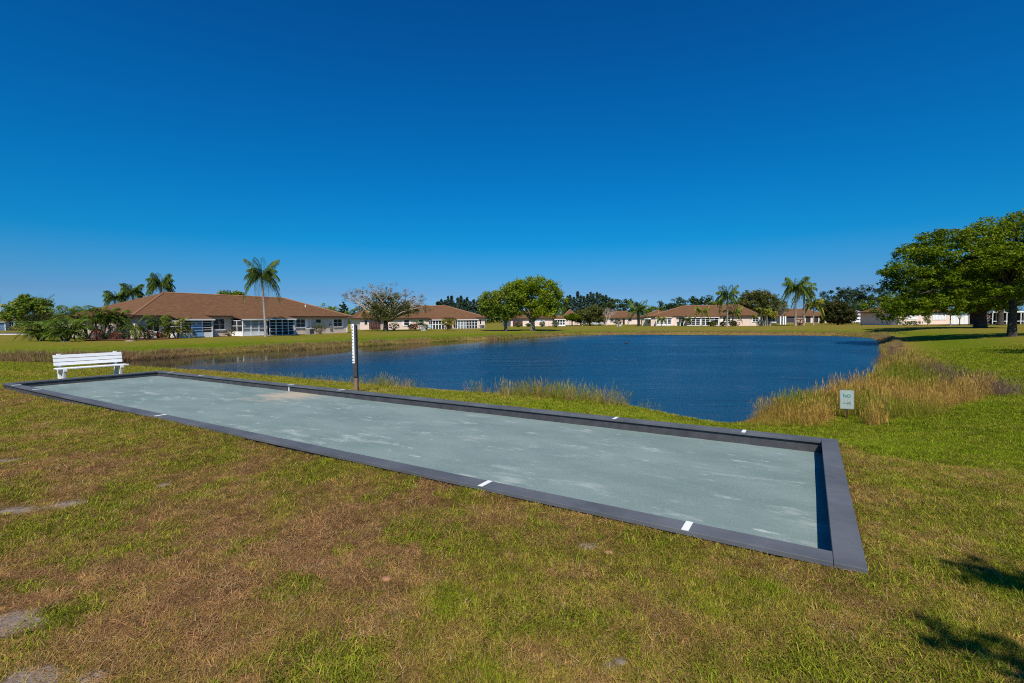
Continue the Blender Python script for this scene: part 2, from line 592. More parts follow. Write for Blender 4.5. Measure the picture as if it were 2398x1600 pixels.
m, n, p, out = new_mat('lawn_ground')
a = nd(n, 'ShaderNodeAttribute', attribute_name='tint')
geo = nd(n, 'ShaderNodeNewGeometry')
f1 = nd(n, 'ShaderNodeTexNoise')
f1.inputs['Scale'].default_value = 3.2
f1.inputs['Detail'].default_value = 9
f1.inputs['Roughness'].default_value = .82
n.links.new(geo.outputs['Position'], f1.inputs['Vector'])
mr = nd(n, 'ShaderNodeMapRange')
mr.inputs[1].default_value = .25
mr.inputs[2].default_value = .75
mr.inputs[3].default_value = .45
mr.inputs[4].default_value = 1.55
n.links.new(f1.outputs[0], mr.inputs[0])
vs = nd(n, 'ShaderNodeVectorMath', operation='SCALE')
n.links.new(a.outputs['Color'], vs.inputs[0])
n.links.new(mr.outputs[0], vs.inputs[3])
n.links.new(vs.outputs[0], p.inputs['Base Color'])
p.inputs['Roughness'].default_value = .95
p.inputs['Specular IOR Level'].default_value = .05
b = nd(n, 'ShaderNodeBump')
b.inputs['Strength'].default_value = .9
b.inputs['Distance'].default_value = .05
f2 = nd(n, 'ShaderNodeTexNoise')
f2.inputs['Scale'].default_value = 14
f2.inputs['Detail'].default_value = 6
f2.inputs['Roughness'].default_value = .8
n.links.new(geo.outputs['Position'], f2.inputs['Vector'])
n.links.new(f2.outputs[0], b.inputs['Height'])
n.links.new(b.outputs[0], p.inputs['Normal'])
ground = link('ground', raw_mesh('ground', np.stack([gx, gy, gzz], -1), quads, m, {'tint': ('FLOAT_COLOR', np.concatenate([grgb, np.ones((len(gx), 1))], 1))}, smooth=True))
tag(ground, kind='structure')

# ---------------------------------------------------------------- the pond
m, n, p, out = new_mat('pond_water')
p.inputs['Base Color'].default_value = (.008, .066, .125, 1)
p.inputs['Roughness'].default_value = .06
p.inputs['IOR'].default_value = 1.33
geo = nd(n, 'ShaderNodeNewGeometry')
def ripple(scale, sx, sy, detail, rot):
    mpn = nd(n, 'ShaderNodeMapping')
    mpn.inputs['Rotation'].default_value = (0, 0, rot)
    mpn.inputs['Scale'].default_value = (sx, sy, 1)
    n.links.new(geo.outputs['Position'], mpn.inputs[0])
    t = nd(n, 'ShaderNodeTexNoise')
    t.inputs['Scale'].default_value = scale
    t.inputs['Detail'].default_value = detail
    t.inputs['Roughness'].default_value = .6
    n.links.new(mpn.outputs[0], t.inputs['Vector'])
    return t.outputs[0]
big = ripple(1.5, .55, 1.5, 4, .12)
small = ripple(5.0, .6, 1.4, 3, -.2)
swell = ripple(.42, .40, 2.1, 3, .06)
s0 = nd(n, 'ShaderNodeMath', operation='MULTIPLY_ADD')
n.links.new(swell, s0.inputs[0])
s0.inputs[1].default_value = 1.9
n.links.new(big, s0.inputs[2])
sm = nd(n, 'ShaderNodeMath', operation='MULTIPLY_ADD')
n.links.new(small, sm.inputs[0])
sm.inputs[1].default_value = .30
n.links.new(s0.outputs[0], sm.inputs[2])
# wind reaches the open water and leaves the left arm by the houses calmer
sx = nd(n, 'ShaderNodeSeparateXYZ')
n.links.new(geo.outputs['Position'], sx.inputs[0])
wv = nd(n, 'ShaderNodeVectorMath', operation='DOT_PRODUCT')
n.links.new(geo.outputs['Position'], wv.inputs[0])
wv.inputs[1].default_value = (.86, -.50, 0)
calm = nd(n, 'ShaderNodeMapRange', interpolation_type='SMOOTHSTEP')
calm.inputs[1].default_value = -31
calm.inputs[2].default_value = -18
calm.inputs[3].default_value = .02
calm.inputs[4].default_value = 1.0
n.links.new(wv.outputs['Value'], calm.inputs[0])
gust = ripple(.07, .8, 1.3, 3, .5)
gm = nd(n, 'ShaderNodeMapRange')
gm.inputs[1].default_value = .3
gm.inputs[2].default_value = .7
gm.inputs[3].default_value = .5
gm.inputs[4].default_value = 1.3
n.links.new(gust, gm.inputs[0])
st = nd(n, 'ShaderNodeMath', operation='MULTIPLY')
n.links.new(calm.outputs[0], st.inputs[0])
n.links.new(gm.outputs[0], st.inputs[1])
b = nd(n, 'ShaderNodeBump')
b.inputs['Distance'].default_value = .42
n.links.new(st.outputs[0], b.inputs['Strength'])
n.links.new(sm.outputs[0], b.inputs['Height'])
n.links.new(b.outputs[0], p.inputs['Normal'])
wc = nd(n, 'ShaderNodeMix', data_type='RGBA')           # murky olive arm, blue open water: reflected tones partly put into the colour
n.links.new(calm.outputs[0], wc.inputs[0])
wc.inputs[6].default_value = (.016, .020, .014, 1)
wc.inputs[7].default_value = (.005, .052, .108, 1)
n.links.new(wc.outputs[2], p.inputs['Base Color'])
ro = nd(n, 'ShaderNodeMapRange')                      # unresolved wavelets: the wind-roughened water mirrors the higher sky
ro.inputs[1].default_value = .04
ro.inputs[2].default_value = 1.0
ro.inputs[3].default_value = .03
ro.inputs[4].default_value = .36
n.links.new(st.outputs[0], ro.inputs[0])
n.links.new(ro.outputs[0], p.inputs['Roughness'])
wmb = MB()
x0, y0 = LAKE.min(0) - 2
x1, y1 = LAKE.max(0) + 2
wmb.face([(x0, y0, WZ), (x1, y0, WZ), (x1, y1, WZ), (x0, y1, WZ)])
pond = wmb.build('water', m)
tag(pond, kind='structure')

# ---------------------------------------------------------------- bocce court
court = thing('bocce_court', 'long bocce court of grey green stone dust inside a charcoal timber kerb', 'bocce court', (CR[0].x, CR[0].y, 0), math.atan2(LONG.y, LONG.x))
CI = Matrix.Translation(court.location) @ Matrix.Rotation(court.rotation_euler.z, 4, 'Z')
CII = CI.inverted()
LC = [CII @ c for c in CR]                             # corners in the court's own frame: x along, y across (negative away)
FLOORZ = -.055

def cpt(s, t):
    """s along 0..1 from the right end, t across 0..1 from the near kerb"""
    a = LC[0].lerp(LC[3], s)
    b_ = LC[1].lerp(LC[2], s)
    return a.lerp(b_, t)

CLEN, CWID = (LC[3] - LC[0]).length, (LC[1] - LC[0]).length
m, n, p, out = new_mat('stone_dust')
tcn = nd(n, 'ShaderNodeTexCoord')
def tex(scale, det, rough, stretch=(1, 1, 1), rot=0.0):
    mpn = nd(n, 'ShaderNodeMapping')
    mpn.inputs['Scale'].default_value = stretch
    mpn.inputs['Rotation'].default_value = (0, 0, rot)
    n.links.new(tcn.outputs['Object'], mpn.inputs[0])
    t = nd(n, 'ShaderNodeTexNoise')
    t.inputs['Scale'].default_value = scale
    t.inputs['Detail'].default_value = det
    t.inputs['Roughness'].default_value = rough
    n.links.new(mpn.outputs[0], t.inputs['Vector'])
    return t.outputs[0]
def mixc(fac, c1, c2):
    x = nd(n, 'ShaderNodeMix', data_type='RGBA')
    if isinstance(fac, float):
        x.inputs[0].default_value = fac
    else:
        n.links.new(fac, x.inputs[0])
    for sock, c in ((x.inputs[6], c1), (x.inputs[7], c2)):
        if isinstance(c, tuple):
            sock.default_value = (*c, 1)
        else:
            n.links.new(c, sock)
    return x.outputs[2]
def rng_(src, a_, b_):
    x = nd(n, 'ShaderNodeMapRange', interpolation_type='SMOOTHSTEP')
    x.inputs[1].default_value = a_
    x.inputs[2].default_value = b_
    n.links.new(src, x.inputs[0])
    return x.outputs[0]
base = mixc(rng_(tex(.9, 5, .65, (.6, 1.2, 1)), .3, .7), (.150, .212, .197), (.212, .275, .258))
scuff = tex(2.6, 7, .68, (.55, 1.5, 1), .12)
scuff2 = tex(.45, 3, .5)
mk = nd(n, 'ShaderNodeMath', operation='MULTIPLY_ADD')
n.links.new(scuff2, mk.inputs[0])
mk.inputs[1].default_value = .45
n.links.new(scuff, mk.inputs[2])
base = mixc(rng_(mk.outputs[0], .77, 1.02), base, (.35, .40, .37))
fl = nd(n, 'ShaderNodeMath', operation='MULTIPLY_ADD')
n.links.new(scuff, fl.inputs[0])
fl.inputs[1].default_value = .5
n.links.new(tex(7.5, 6, .7, (.5, 1.6, 1), .2), fl.inputs[2])
base = mixc(rng_(fl.outputs[0], .86, .98), base, (.40, .445, .41))
fd = tex(5.0, 6, .75, (.7, 1.3, 1), -.3)
base = mixc(rng_(fd, .64, .80), base, (.125, .175, .165))
sp_ = CII @ at(690, 921, 0)
sv = nd(n, 'ShaderNodeVectorMath', operation='DISTANCE')
n.links.new(tcn.outputs['Object'], sv.inputs[0])
sv.inputs[1].default_value = sp_
sd_ = nd(n, 'ShaderNodeMath', operation='MULTIPLY_ADD')
n.links.new(scuff, sd_.inputs[0])
sd_.inputs[1].default_value = -2.6
n.links.new(sv.outputs['Value'], sd_.inputs[2])
base = mixc(rng_(sd_.outputs[0], -.1, -1.15), base, (.42, .36, .27))
grain = tex(70, 3, .8)
base = mixc(rng_(grain, .56, .72), base, (.36, .43, .40))
base = mixc(rng_(tex(95, 2, .7), .62, .75), base, (.09, .14, .13))
n.links.new(base, p.inputs['Base Color'])
p.inputs['Roughness'].default_value = .95
p.inputs['Specular IOR Level'].default_value = .1
b = nd(n, 'ShaderNodeBump')
b.inputs['Strength'].default_value = .6
b.inputs['Distance'].default_value = .006
n.links.new(grain, b.inputs['Height'])
n.links.new(b.outputs[0], p.inputs['Normal'])
NS, NT = 240, 48
S_, T2 = np.meshgrid(np.linspace(.003, .997, NS), np.linspace(.015, .985, NT), indexing='ij')
c0, c1, c2, c3 = [np.array(c[:2]) for c in LC]
A_ = c0 + (c3 - c0) * S_[..., None]
B_ = c1 + (c2 - c1) * S_[..., None]
P_ = (A_ + (B_ - A_) * T2[..., None]).reshape(-1, 2)
edge = np.minimum(np.minimum(S_ * CLEN, (1 - S_) * CLEN), np.minimum(T2, 1 - T2) * CWID).ravel()
fz = FLOORZ + (fbm(P_[:, 0] * .5, P_[:, 1] * .5, 61) - .5) * .02 + (fbm(P_[:, 0] * 2.5, P_[:, 1] * 2.5, 62, 3) - .5) * .02 * np.exp(-edge / .2)
fz = fz + .02 * S_.ravel()
I, J = np.meshgrid(np.arange(NS - 1), np.arange(NT - 1), indexing='ij')
q = np.stack([I * NT + J, I * NT + J + 1, (I + 1) * NT + J + 1, (I + 1) * NT + J], -1).reshape(-1, 4)
link('playing_surface', raw_mesh('playing_surface', np.concatenate([P_, fz[:, None]], 1), q, m, smooth=True), court)

CW, CT = .185, .038
def strip(s0, s1, t0, t1, z0, z1, nm, mt, bevel=0.0):
    """a board between two stations along and two across"""
    return MB().prism([cpt(s0, t0), cpt(s1, t0), cpt(s1, t1), cpt(s0, t1)][::-1], z0, z1).build(nm, mt, court, bevel=bevel)
ws, wt = CW / CLEN, CW / CWID
OV = .030
gap = .0022 / CLEN
for t0, t1 in ((0, wt), (1 - wt, 1)):                  # the long sides, boards butted end to end
    cuts = [0, .262, .508, .757, 1] if t0 == 0 else [ws, .243, .49, .735, 1 - ws]
    cuts[0], cuts[-1] = (ws, 1 - ws)
    for a_, b_ in zip(cuts[:-1], cuts[1:]):
        strip(a_ + gap, b_ - gap, t0, t1, CAPZ - CT, CAPZ, 'cap_board', M['lumber'], .004)
        i0, i1 = (t0 + OV / CWID, t1 - OV / CWID)
        strip(a_ + gap * .5, b_ - gap * .5, i0, i1, FLOORZ - .12, CAPZ - CT - .001, 'side_board', M['lumber_side'])
for s0, s1 in ((0, ws), (1 - ws, 1)):
    for t0, t1 in ((0, .42), (.42, 1)) if s0 == 0 else ((0, .5), (.5, 1)):
        strip(s0, s1, t0 + .0006, t1 - .0006, CAPZ - CT, CAPZ + .001, 'cap_board', M['lumber'], .004)
    strip(s0 + OV / CLEN, s1 - OV / CLEN, .004, .996, FLOORZ - .12, CAPZ - CT - .001, 'side_board', M['lumber_side'])
def s_of(px, py):
    q_ = CII @ at(px, py, CAPZ)
    return max(.01, min(.99, q_.x / ((LC[3].x + LC[2].x) / 2)))
for px, py in ((38, 902), (93, 911.5), (380, 972), (1140, 1130.5), (1610, 1231)):
    s = s_of(px, py)
    MB().prism([cpt(s - .0014, .001), cpt(s + .0014, .001), cpt(s + .0014, wt), cpt(s - .0014, wt)][::-1], CAPZ, CAPZ + .003).build('line_marker', M['white'], court)
for px, py, face in ((410, 871, 0), (474, 879, 0), (688, 900, 1), (810, 911.5, 0), (1443, 978, 0), (1742, 1009, 0)):
    s = s_of(px, py)
    mb = MB().prism([cpt(s - .0013, 1 - wt), cpt(s + .0013, 1 - wt), cpt(s + .0013, .999), cpt(s - .0013, .999)][::-1], CAPZ, CAPZ + .003)
    if face:
        t_ = 1 - wt + OV / CWID
        mb.prism([cpt(s - .0009, t_ - .0012), cpt(s + .0009, t_ - .0012), cpt(s + .0009, t_), cpt(s - .0009, t_)][::-1], FLOORZ + .01, CAPZ - CT - .004)
    mb.build('line_marker', M['white'], court)

# ---------------------------------------------------------------- white bench behind the far end of the court
bl = far(121, 15.1)
bdir = (CR[2] - CR[3]).normalized()
bz = gz(bl.x, bl.y)
bench = thing('bench', 'white slatted bench on the grass behind the far end of the court', 'bench', (bl.x, bl.y, bz - .01), math.atan2(bdir.y, bdir.x))
BL = 1.78                                              # local: x along the bench, y negative towards the court
H0 = 1.75 - bz - 0.0
for k in range(3):                                     # leaning back slats
    z0 = .50 + k * .118
    yb = .03 + k * .022
    mb = MB()
    mb.extrude_y([(0, 0)], 0, 0) if False else None
    prof = [(-.0, z0), (-.038, z0 + .004), (-.018, z0 + .106), (.020, z0 + .102)]
    n0 = len(mb.v)
    mb.v += [(0, yb + a_, c_) for a_, c_ in prof] + [(BL, yb + a_, c_) for a_, c_ in prof]
    mb.f += [(0, 1, 2, 3), (7, 6, 5, 4), (0, 4, 5, 1), (1, 5, 6, 2), (2, 6, 7, 3), (3, 7, 4, 0)]
    mb.m += [0] * 6
    mb.build('backrest_slat', M['white'], bench, bevel=.006)
for k in range(3):
    y1 = -.02 - k * .142
    MB().box(-.02, BL + .03, y1 - .128, y1, .40, .438).build('seat_slat', M['white'], bench, bevel=.006)
for xl in (.10, BL - .22):
    fr = thing('end_frame', None, None)
    fr.parent = bench
    fr.location = (xl, 0, 0)
    def bar(nm, a_, b_, wd=.085, th_=.07):
        a_, b_ = Vector((0, *a_)), Vector((0, *b_))
        d_ = (b_ - a_).normalized()
        s_ = Vector((0, -d_.z, d_.y)) * (wd / 2)
        mb_ = MB()
        mb_.v += [tuple(q_ + Vector((x_, 0, 0))) for x_ in (0, th_) for q_ in (a_ - s_, a_ + s_, b_ + s_, b_ - s_)]
        mb_.f += [(0, 1, 2, 3), (7, 6, 5, 4), (0, 4, 5, 1), (1, 5, 6, 2), (2, 6, 7, 3), (3, 7, 4, 0)]
        mb_.m += [0] * 6
        return mb_.build(nm, M['white'], fr, bevel=.006)
    bar('back_post', (.055, .0), (.10, .875), .08, .09)
    bar('front_leg', (-.30, .0), (-.395, .36), .07, .07)
    bar('seat_rail', (-.46, .365), (.07, .365), .066, .09)
    bar('foot_rail', (-.40, .06), (.10, .06), .08, .06)

# ---------------------------------------------------------------- score post beside the court
sp = far(831, 12.3)
spz = gz(sp.x, sp.y)
post = thing('score_post', 'wooden score post with a white strip of black marks between court and water', 'score post', (sp.x, sp.y, spz - .05), math.atan2(LONG.y, LONG.x) + math.radians(31))
# local frame: x along the court to the left, y across, the playing side is +y (towards the camera)
PH = 1.66 - spz + .05
side = 1 if (Matrix.Rotation(post.rotation_euler.z, 3, 'Z') @ Vector((0, 1, 0))).y < 0 else -1
def sbox(x0, x1, y0, y1, z0, z1, nm, mt, bev=.004, par=None):
    a_, b_ = sorted((y0 * side, y1 * side))
    return MB().box(x0, x1, a_, b_, z0, z1).build(nm, mt, par or post, bevel=bev)
sbox(-.048, .048, -.048, .048, 0, PH - .01, 'wooden_post', M['wood'])
sbox(-.050, .052, .049, .085, .46, PH + .01, 'backing_board', M['dark_metal'])
strip_o = sbox(-.005, .052, .086, .100, .80, PH + .015, 'number_strip', M['white'])
zt = PH - .06
for k in range(12):
    zz = zt - k * (PH - .80) / 12.4
    big_ = .018 if k < 9 else .024
    mb = MB()
    a_, b_ = sorted((.1005 * side, .1030 * side))
    mb.box(.022, .022 + big_, a_, b_, zz - .014 - .003 * (k > 8), zz + .014)
    mb.build('score_mark', M['dark_metal'], strip_o)

# ---------------------------------------------------------------- small sign in front of the reeds
sgp = on_ground(1984, 980)
sgz = gz(sgp.x, sgp.y)
SGD = sgp.y
sgn = thing('sign', 'small white rectangular sign with green word NO in front of the reeds', 'sign', (sgp.x, sgp.y, sgz - .03), math.atan2(sgp.y, sgp.x) - math.pi / 2)
sgn.rotation_euler.y = math.radians(-1.8)
px2m = SGD / F * 1.0
sh, sw_ = 44.5 * px2m, 27.5 * px2m
sgr = ray(1983, 958)                                   # lower edge of the panel, at the post's own distance
szb = CAMZ + sgr.z * SGD / sgr.y - (sgz - .03)
def rrect(wd, ht, r, zc, seg=5):
    pts = []
    for cx_, cz_, a0 in ((wd / 2 - r, ht / 2 - r, 0), (-wd / 2 + r, ht / 2 - r, 90), (-wd / 2 + r, -ht / 2 + r, 180), (wd / 2 - r, -ht / 2 + r, 270)):
        for k in range(seg + 1):
            q_ = math.radians(a0 + 90 * k / seg)
            pts.append((cx_ + r * math.cos(q_), zc + cz_ + r * math.sin(q_)))
    return pts
zc = szb + sh / 2
M['sign_face'] = mat('faded_sign_face', (.36, .42, .39), .5, .10, 14)
M['sign_edge'] = mat('sign_border_green', (.20, .34, .27), .5, .1, 14)
M['sign_ink'] = mat('faded_green_ink', (.02, .22, .19), .6, .2, 20)
MB().extrude_y(rrect(sw_, sh, .018, zc), -.004, .0).build('sign_panel', M['sign_face'], sgn)
bd = MB()
o1, o2 = rrect(sw_ - .022, sh - .022, .014, zc), rrect(sw_ - .030, sh - .030, .011, zc)
for i in range(len(o1)):
    j = (i + 1) % len(o1)
    bd.face([(o1[i][0], -.0052, o1[i][1]), (o1[j][0], -.0052, o1[j][1]), (o2[j][0], -.0052, o2[j][1]), (o2[i][0], -.0052, o2[i][1])])
bd.build('sign_border', M['sign_edge'], sgn)
def lettering(txt, size, zc_, nm, wdt=None, xo=0.0):
    cu = bpy.data.curves.new(nm, 'FONT')
    cu.body = txt
    cu.size = size
    cu.align_x = 'CENTER'
    cu.align_y = 'CENTER'
    cu.extrude = .0006
    cu.offset = .002
    cu.materials.append(M['sign_ink'])
    tmp = bpy.data.objects.new(nm, cu)
    me = bpy.data.meshes.new_from_object(tmp)
    bpy.data.objects.remove(tmp)
    bpy.data.curves.remove(cu)
    ob = link(nm, me)
    ob.parent = sgn
    ob.location = (xo, -.0062, zc_)
    ob.rotation_euler = (math.radians(90), 0, 0)
    if wdt:
        ob.scale = (wdt, 1, 1)
    return ob
lettering('NO', .105, zc + sh * .185, 'lettering', .9)
wd_ = MB()                                             # the second word is too worn to read: only the faded strokes of it
for k in range(9):
    xx = -.070 + k * .0155
    hh = .030 - .010 * (k % 3 == 1)
    wd_.box(xx, xx + .0095, -.0058, -.0052, zc - sh * .20 - hh / 2, zc - sh * .20 + hh / 2)
wd_.build('faded_lettering', M['sign_ink'], sgn)
sm_ = MB()
pts = [(.03, -.045), (.062, -.02), (.072, .004), (.074, -.05), (.080, -.11), (.066, -.088), (.04, -.075)]
sm_.extrude_y([(a_, zc - .02 + b_) for a_, b_ in pts], -.0068, -.0060)
sm_.build('dark_stain', M['metal_grey'], sgn)
MB().box(-.016, .016, .002, .024, 0, zc + sh * .3).build('sign_post', M['maroon'], sgn)

# ---------------------------------------------------------------- houses round the pond
class House:
    """low villa: hip roof, stucco walls; front wall given by its two eave ends (photo column, distance)"""
    def __init__(s, name, label, pL, dL, pR, dR, D, eave=2.45, ridge=5.2, hipL=None, hipR=None, over=.55, wall='cream', roof='shingle', zoff=0.0, cat='house', group='villas around the pond', gable=False):
        a, b = far(pL, dL), far(pR, dR)
        s.L = (b - a).length
        s.D, s.over, s.eave, s.ridge = D, over, eave, ridge
        s.z = float(np.mean(ground_z(np.array([a.x, b.x]), np.array([a.y, b.y])))) + zoff
        ang = math.atan2(b.y - a.y, b.x - a.x)
        s.t = thing(name, label, cat, (a.x, a.y, s.z), ang, group)
        s.M = Matrix.Translation((a.x, a.y, s.z)) @ Matrix.Rotation(ang, 4, 'Z')
        s.Mi = s.M.inverted()
        s.wall = M[wall]
        o, L = over, s.L
        MB().box(o, L - o, o, D - o, -.6, eave - .06).build('wall', s.wall, s.t)
        hl = min(D / 2 if hipL is None else hipL, L * .48)
        hr = min(D / 2 if hipR is None else hipR, L * .48)
        mb = MB()
        e = [(0, 0, eave), (L, 0, eave), (L, D, eave), (0, D, eave)]
        r0, r1 = (hl, D / 2, ridge), (L - hr, D / 2, ridge)
        mb.face([e[0], e[1], r1, r0])
        mb.face([e[1], e[2], r1])
        mb.face([e[2], e[3], r0, r1])
        mb.face([e[3], e[0], r0])
        mb.face([e[3], e[2], e[1], e[0]])
        s.roof = mb.build('roof', M[roof], s.t)
        s.slope = (ridge - eave) / (D / 2)
        rc = MB()                                      # ridge and hip caps
        for p0, p1 in ((r0, r1), (e[0], r0), (e[1], r1)):
            rc.tube([Vector(p0) + Vector((0, 0, .01)), Vector(p1) + Vector((0, 0, .01))], [.09, .09], 5)
        rc.build('ridge_cap', M['tan_trim'] if roof == 'shingle' else M[roof], s.roof)
        fb = MB()
        fb.box(-.02, L + .02, -.03, -.003, eave - .17, eave + .02).box(-.03, -.003, 0, D, eave - .17, eave + .02).box(L + .003, L + .03, 0, D, eave - .17, eave + .02)
        s.fas = fb.build('fascia', M['fascia'] if roof == 'shingle' else M['white'], s.roof)
    def u(s, px, v=None):
        """position along the front of a photograph column, on the plane v"""
        v = s.over if v is None else v
        d = s.Mi.to_3x3() @ ray(px, 752)
        o = s.Mi @ Vector((0, 0, CAMZ))
        return o.x + d.x * (v - o.y) / d.y
    def win(s, p0, p1, z0=.95, z1=2.05, div=2, rows=2, v=None, glass='glass', sill=True, nm='window', shutters=False):
        v = s.over if v is None else v
        u0, u1 = sorted((s.u(p0, v), s.u(p1, v)))
        fr = MB()
        w_ = .06
        fr.box(u0, u1, v - .05, v - .003, z0, z0 + w_).box(u0, u1, v - .05, v - .003, z1 - w_, z1)
        for k in range(div + 1):
            c = u0 + (u1 - u0) * k / div
            fr.box(max(u0, c - w_ / 2), min(u1, c + w_ / 2), v - .049, v - .004, z0 + w_ + .001, z1 - w_ - .001)
        for k in range(1, rows):
            zz = z0 + (z1 - z0) * k / rows
            fr.box(u0 + .03, u1 - .03, v - .045, v - .006, zz - .02, zz + .02)
        f = fr.build(nm, M['white'], s.t)
        for k in range(div):
            a, b = u0 + (u1 - u0) * k / div, u0 + (u1 - u0) * (k + 1) / div
            MB().box(a + .03, b - .03, v - .026, v - .01, z0 + .05, z1 - .05).build('pane', M[glass], f)
        if sill:
            MB().box(u0 - .12, u1 + .12, v - .12, v - .004, z0 - .09, z0 - .004).build('sill', M['white'], f)
        if shutters:
            for a, b in ((u0 - .38, u0 - .03), (u1 + .03, u1 + .38)):
                MB().box(a, b, v - .04, v - .003, z0, z1).build('shutter', M['white'], f)
        return f
    def panel(s, p0, p1, z0, z1, nm, mt, v=None, th=.06, front=.0):
        v = s.over if v is None else v
        u0, u1 = sorted((s.u(p0, v), s.u(p1, v)))
        return MB().box(u0, u1, v - th - front, v - .003 - front, z0, z1).build(nm, M[mt], s.t)
    def boards(s, p0, p1, z0, z1, n, nm, mt, v):
        u0, u1 = sorted((s.u(p0, v), s.u(p1, v)))
        for k in range(n):
            a, b = u0 + (u1 - u0) * k / n, u0 + (u1 - u0) * (k + 1) / n
            MB().box(a + .012, b - .012, v - .04, v, z0, z1).build(nm, M[mt], s.t)
    def porch(s, p0, p1, n, rows, dep=1.9, knee=.0, glasses=('screen',), side=True, z1=2.02, zb=.06, post=.09, rail=.05, sidedoor=True):
        """screened porch: the roof runs on over it, posts and rails in white, a pane in every bay"""
        v = -dep + s.over
        u0, u1 = sorted((s.u(p0, v), s.u(p1, v)))
        eo = dep + .25 - s.over                        # how far the roof runs out past the eave
        ze = s.eave - eo * s.slope * .62
        z1 = min(z1, ze - .12)
        rf = MB()
        a, b = u0 - .2, u1 + .2
        rf.face([(a, -eo, ze + .02), (b, -eo, ze + .02), (b, .02, s.eave + .025), (a, .02, s.eave + .025)])
        rf.face([(a, -eo, ze - .10), (a, .02, s.eave - .10), (b, .02, s.eave - .10), (b, -eo, ze - .10)])
        rf.face([(a, -eo, ze - .10), (a, -eo, ze + .02), (a, .02, s.eave + .025), (a, .02, s.eave - .10)])
        rf.face([(b, -eo, ze - .10), (b, .02, s.eave - .10), (b, .02, s.eave + .025), (b, -eo, ze + .02)])
        rf.face([(a, -eo, ze - .10), (b, -eo, ze - .10), (b, -eo, ze + .02), (a, -eo, ze + .02)])
        pr = rf.build('porch_roof', M['shingle'], s.t)
        MB().box(a - .02, b + .02, -eo - .04, -eo - .003, ze - .13, ze + .03).build('gutter', M['white'], pr)
        fr = MB()
        zk = zb + max(knee, .08)
        fr.box(u0, u1, v - .04, v + .04, z1 - .02, ze - .09)
        for k in range(n + 1):
            c = u0 + (u1 - u0) * k / n
            fr.box(c - post / 2, c + post / 2, v - .05, v + .05, 0, z1 - .021)
        for r in range(1, rows):
            zz = zk + (z1 - zk) * r / rows
            fr.box(u0, u1, v - .03, v + .03, zz - rail / 2, zz + rail / 2)
        # left hand return of the porch: door frame and post
        for zz in (zk, z1 - .06, zk + (z1 - zk) * .5):
            fr.box(u0 - .03, u0 + .03, v + .051, s.over, zz - .03, zz + .03)
        fr.box(u0 - .04, u0 + .04, (v + s.over) / 2 - .04, (v + s.over) / 2 + .04, 0, z1 - .09)
        f = fr.build('porch_frame', M['white'], s.t)
        MB().box(u0 - .15, u1 + .15, v - .15, s.over - .01, -.4, zb - .01).build('porch_slab', M['concrete'], s.t)
        if knee > 0:
            MB().box(u0 + .05, u1 - .05, v - .02, v + .045, zb, zk).build('knee_wall', M['white'], s.t)
            MB().box(u0 - .02, u0 + .03, v + .06, s.over - .05, zb, zk).build('knee_wall', M['white'], s.t)
        for k in range(n):
            a_, b_ = u0 + (u1 - u0) * k / n, u0 + (u1 - u0) * (k + 1) / n
            MB().box(a_ + post / 2, b_ - post / 2, v + .0, v + .02, zk, z1 - .03).build('screen_pane', M[glasses[k % len(glasses)]], f)
        MB().box(u0 - .01, u0 + .01, v + .06, s.over - .05, zk, z1 - .08).build('screen_pane', M['screen'], f)
        MB().box(u1 - .02, u1 + .02, v + .06, s.over - .05, zb, z1 + .1).build('porch_side_wall', M['white'], f)
    def vent(s, px, py, v_frac=.5):
        # plumbing vent pipe on the front slope
        v = s.D / 2 * v_frac
        uu = s.u(px, v)
        zz = s.eave + v * s.slope
        MB().tube([(uu, v, zz - .05), (uu, v, zz + .35)], [.07, .07], 8).build('vent_pipe', M['white'], s.roof)
    def pos(s, px, v, dz=0.0):
        return s.M @ Vector((s.u(px, v), v, dz))

# the near villa on the left
h = House('house', 'long villa with brown hip roof behind the single tall palm, nearest house', 311, 49, 826, 77.5, 14.2, eave=2.5, ridge=5.35)
H1 = h
h.win(343, 372, .75, 2.0, 2, 1)
h.porch(424, 496, 3, 5, 2.0, .55, ('screen', 'blue_glass', 'screen'))
aw = MB()
v_ = -2.0 + h.over
ua, ub = h.u(446, v_), h.u(471, v_)
for k in range(4):                                     # blue storm louvres pushed open over the middle bay
    zz = .75 + k * .32
    aw.face([(ua, v_ - .02, zz + .30), (ub, v_ - .02, zz + .30), (ub, v_ - .14, zz + .02), (ua, v_ - .14, zz + .02)])
aw.face([(ua, v_ - .08, .62), (ub, v_ - .08, .62), (ub + .05, v_ - .42, .18), (ua + .05, v_ - .42, .18)])
aw.build('storm_shutter', M['blue_glass'], h.t)
h.win(499, 525, .85, 2.15, 2, 2)
h.panel(545, 557, .05, 2.1, 'door', 'dark_metal')
h.porch(568, 624, 3, 4, 2.0, .5, ('blind',))
h.porch(631, 688, 4, 5, 1.9, .0, ('screen',), post=.10)
h.win(693, 714, .9, 2.1, 2, 2, shutters=True)
h.win(739, 751, 1.45, 2.1, 1, 1)
lat = MB()
ua, ub = h.u(758), h.u(773)
for k in range(4):
    c = ua + (ub - ua) * k / 3
    lat.box(c - .02, c + .02, h.over - .06, h.over - .02, .95, 2.05)
for k in range(4):
    zz = 1.0 + k * .33
    lat.box(ua, ub, h.over - .058, h.over - .022, zz - .02, zz + .02)
lat.build('trellis', M['white'], h.t)
h.win(781, 800, .9, 2.1, 2, 2, shutters=True)
for px in (727, 690, 812):
    uu = h.u(px)
    MB().box(uu - .04, uu + .04, h.over - .09, h.over - .005, 0, 2.35).build('downpipe', M['white'], h.t)
h.panel(771, 776, .5, 1.35, 'meter_box', 'metal_grey', th=.15)
h.vent(716, 722, .5)
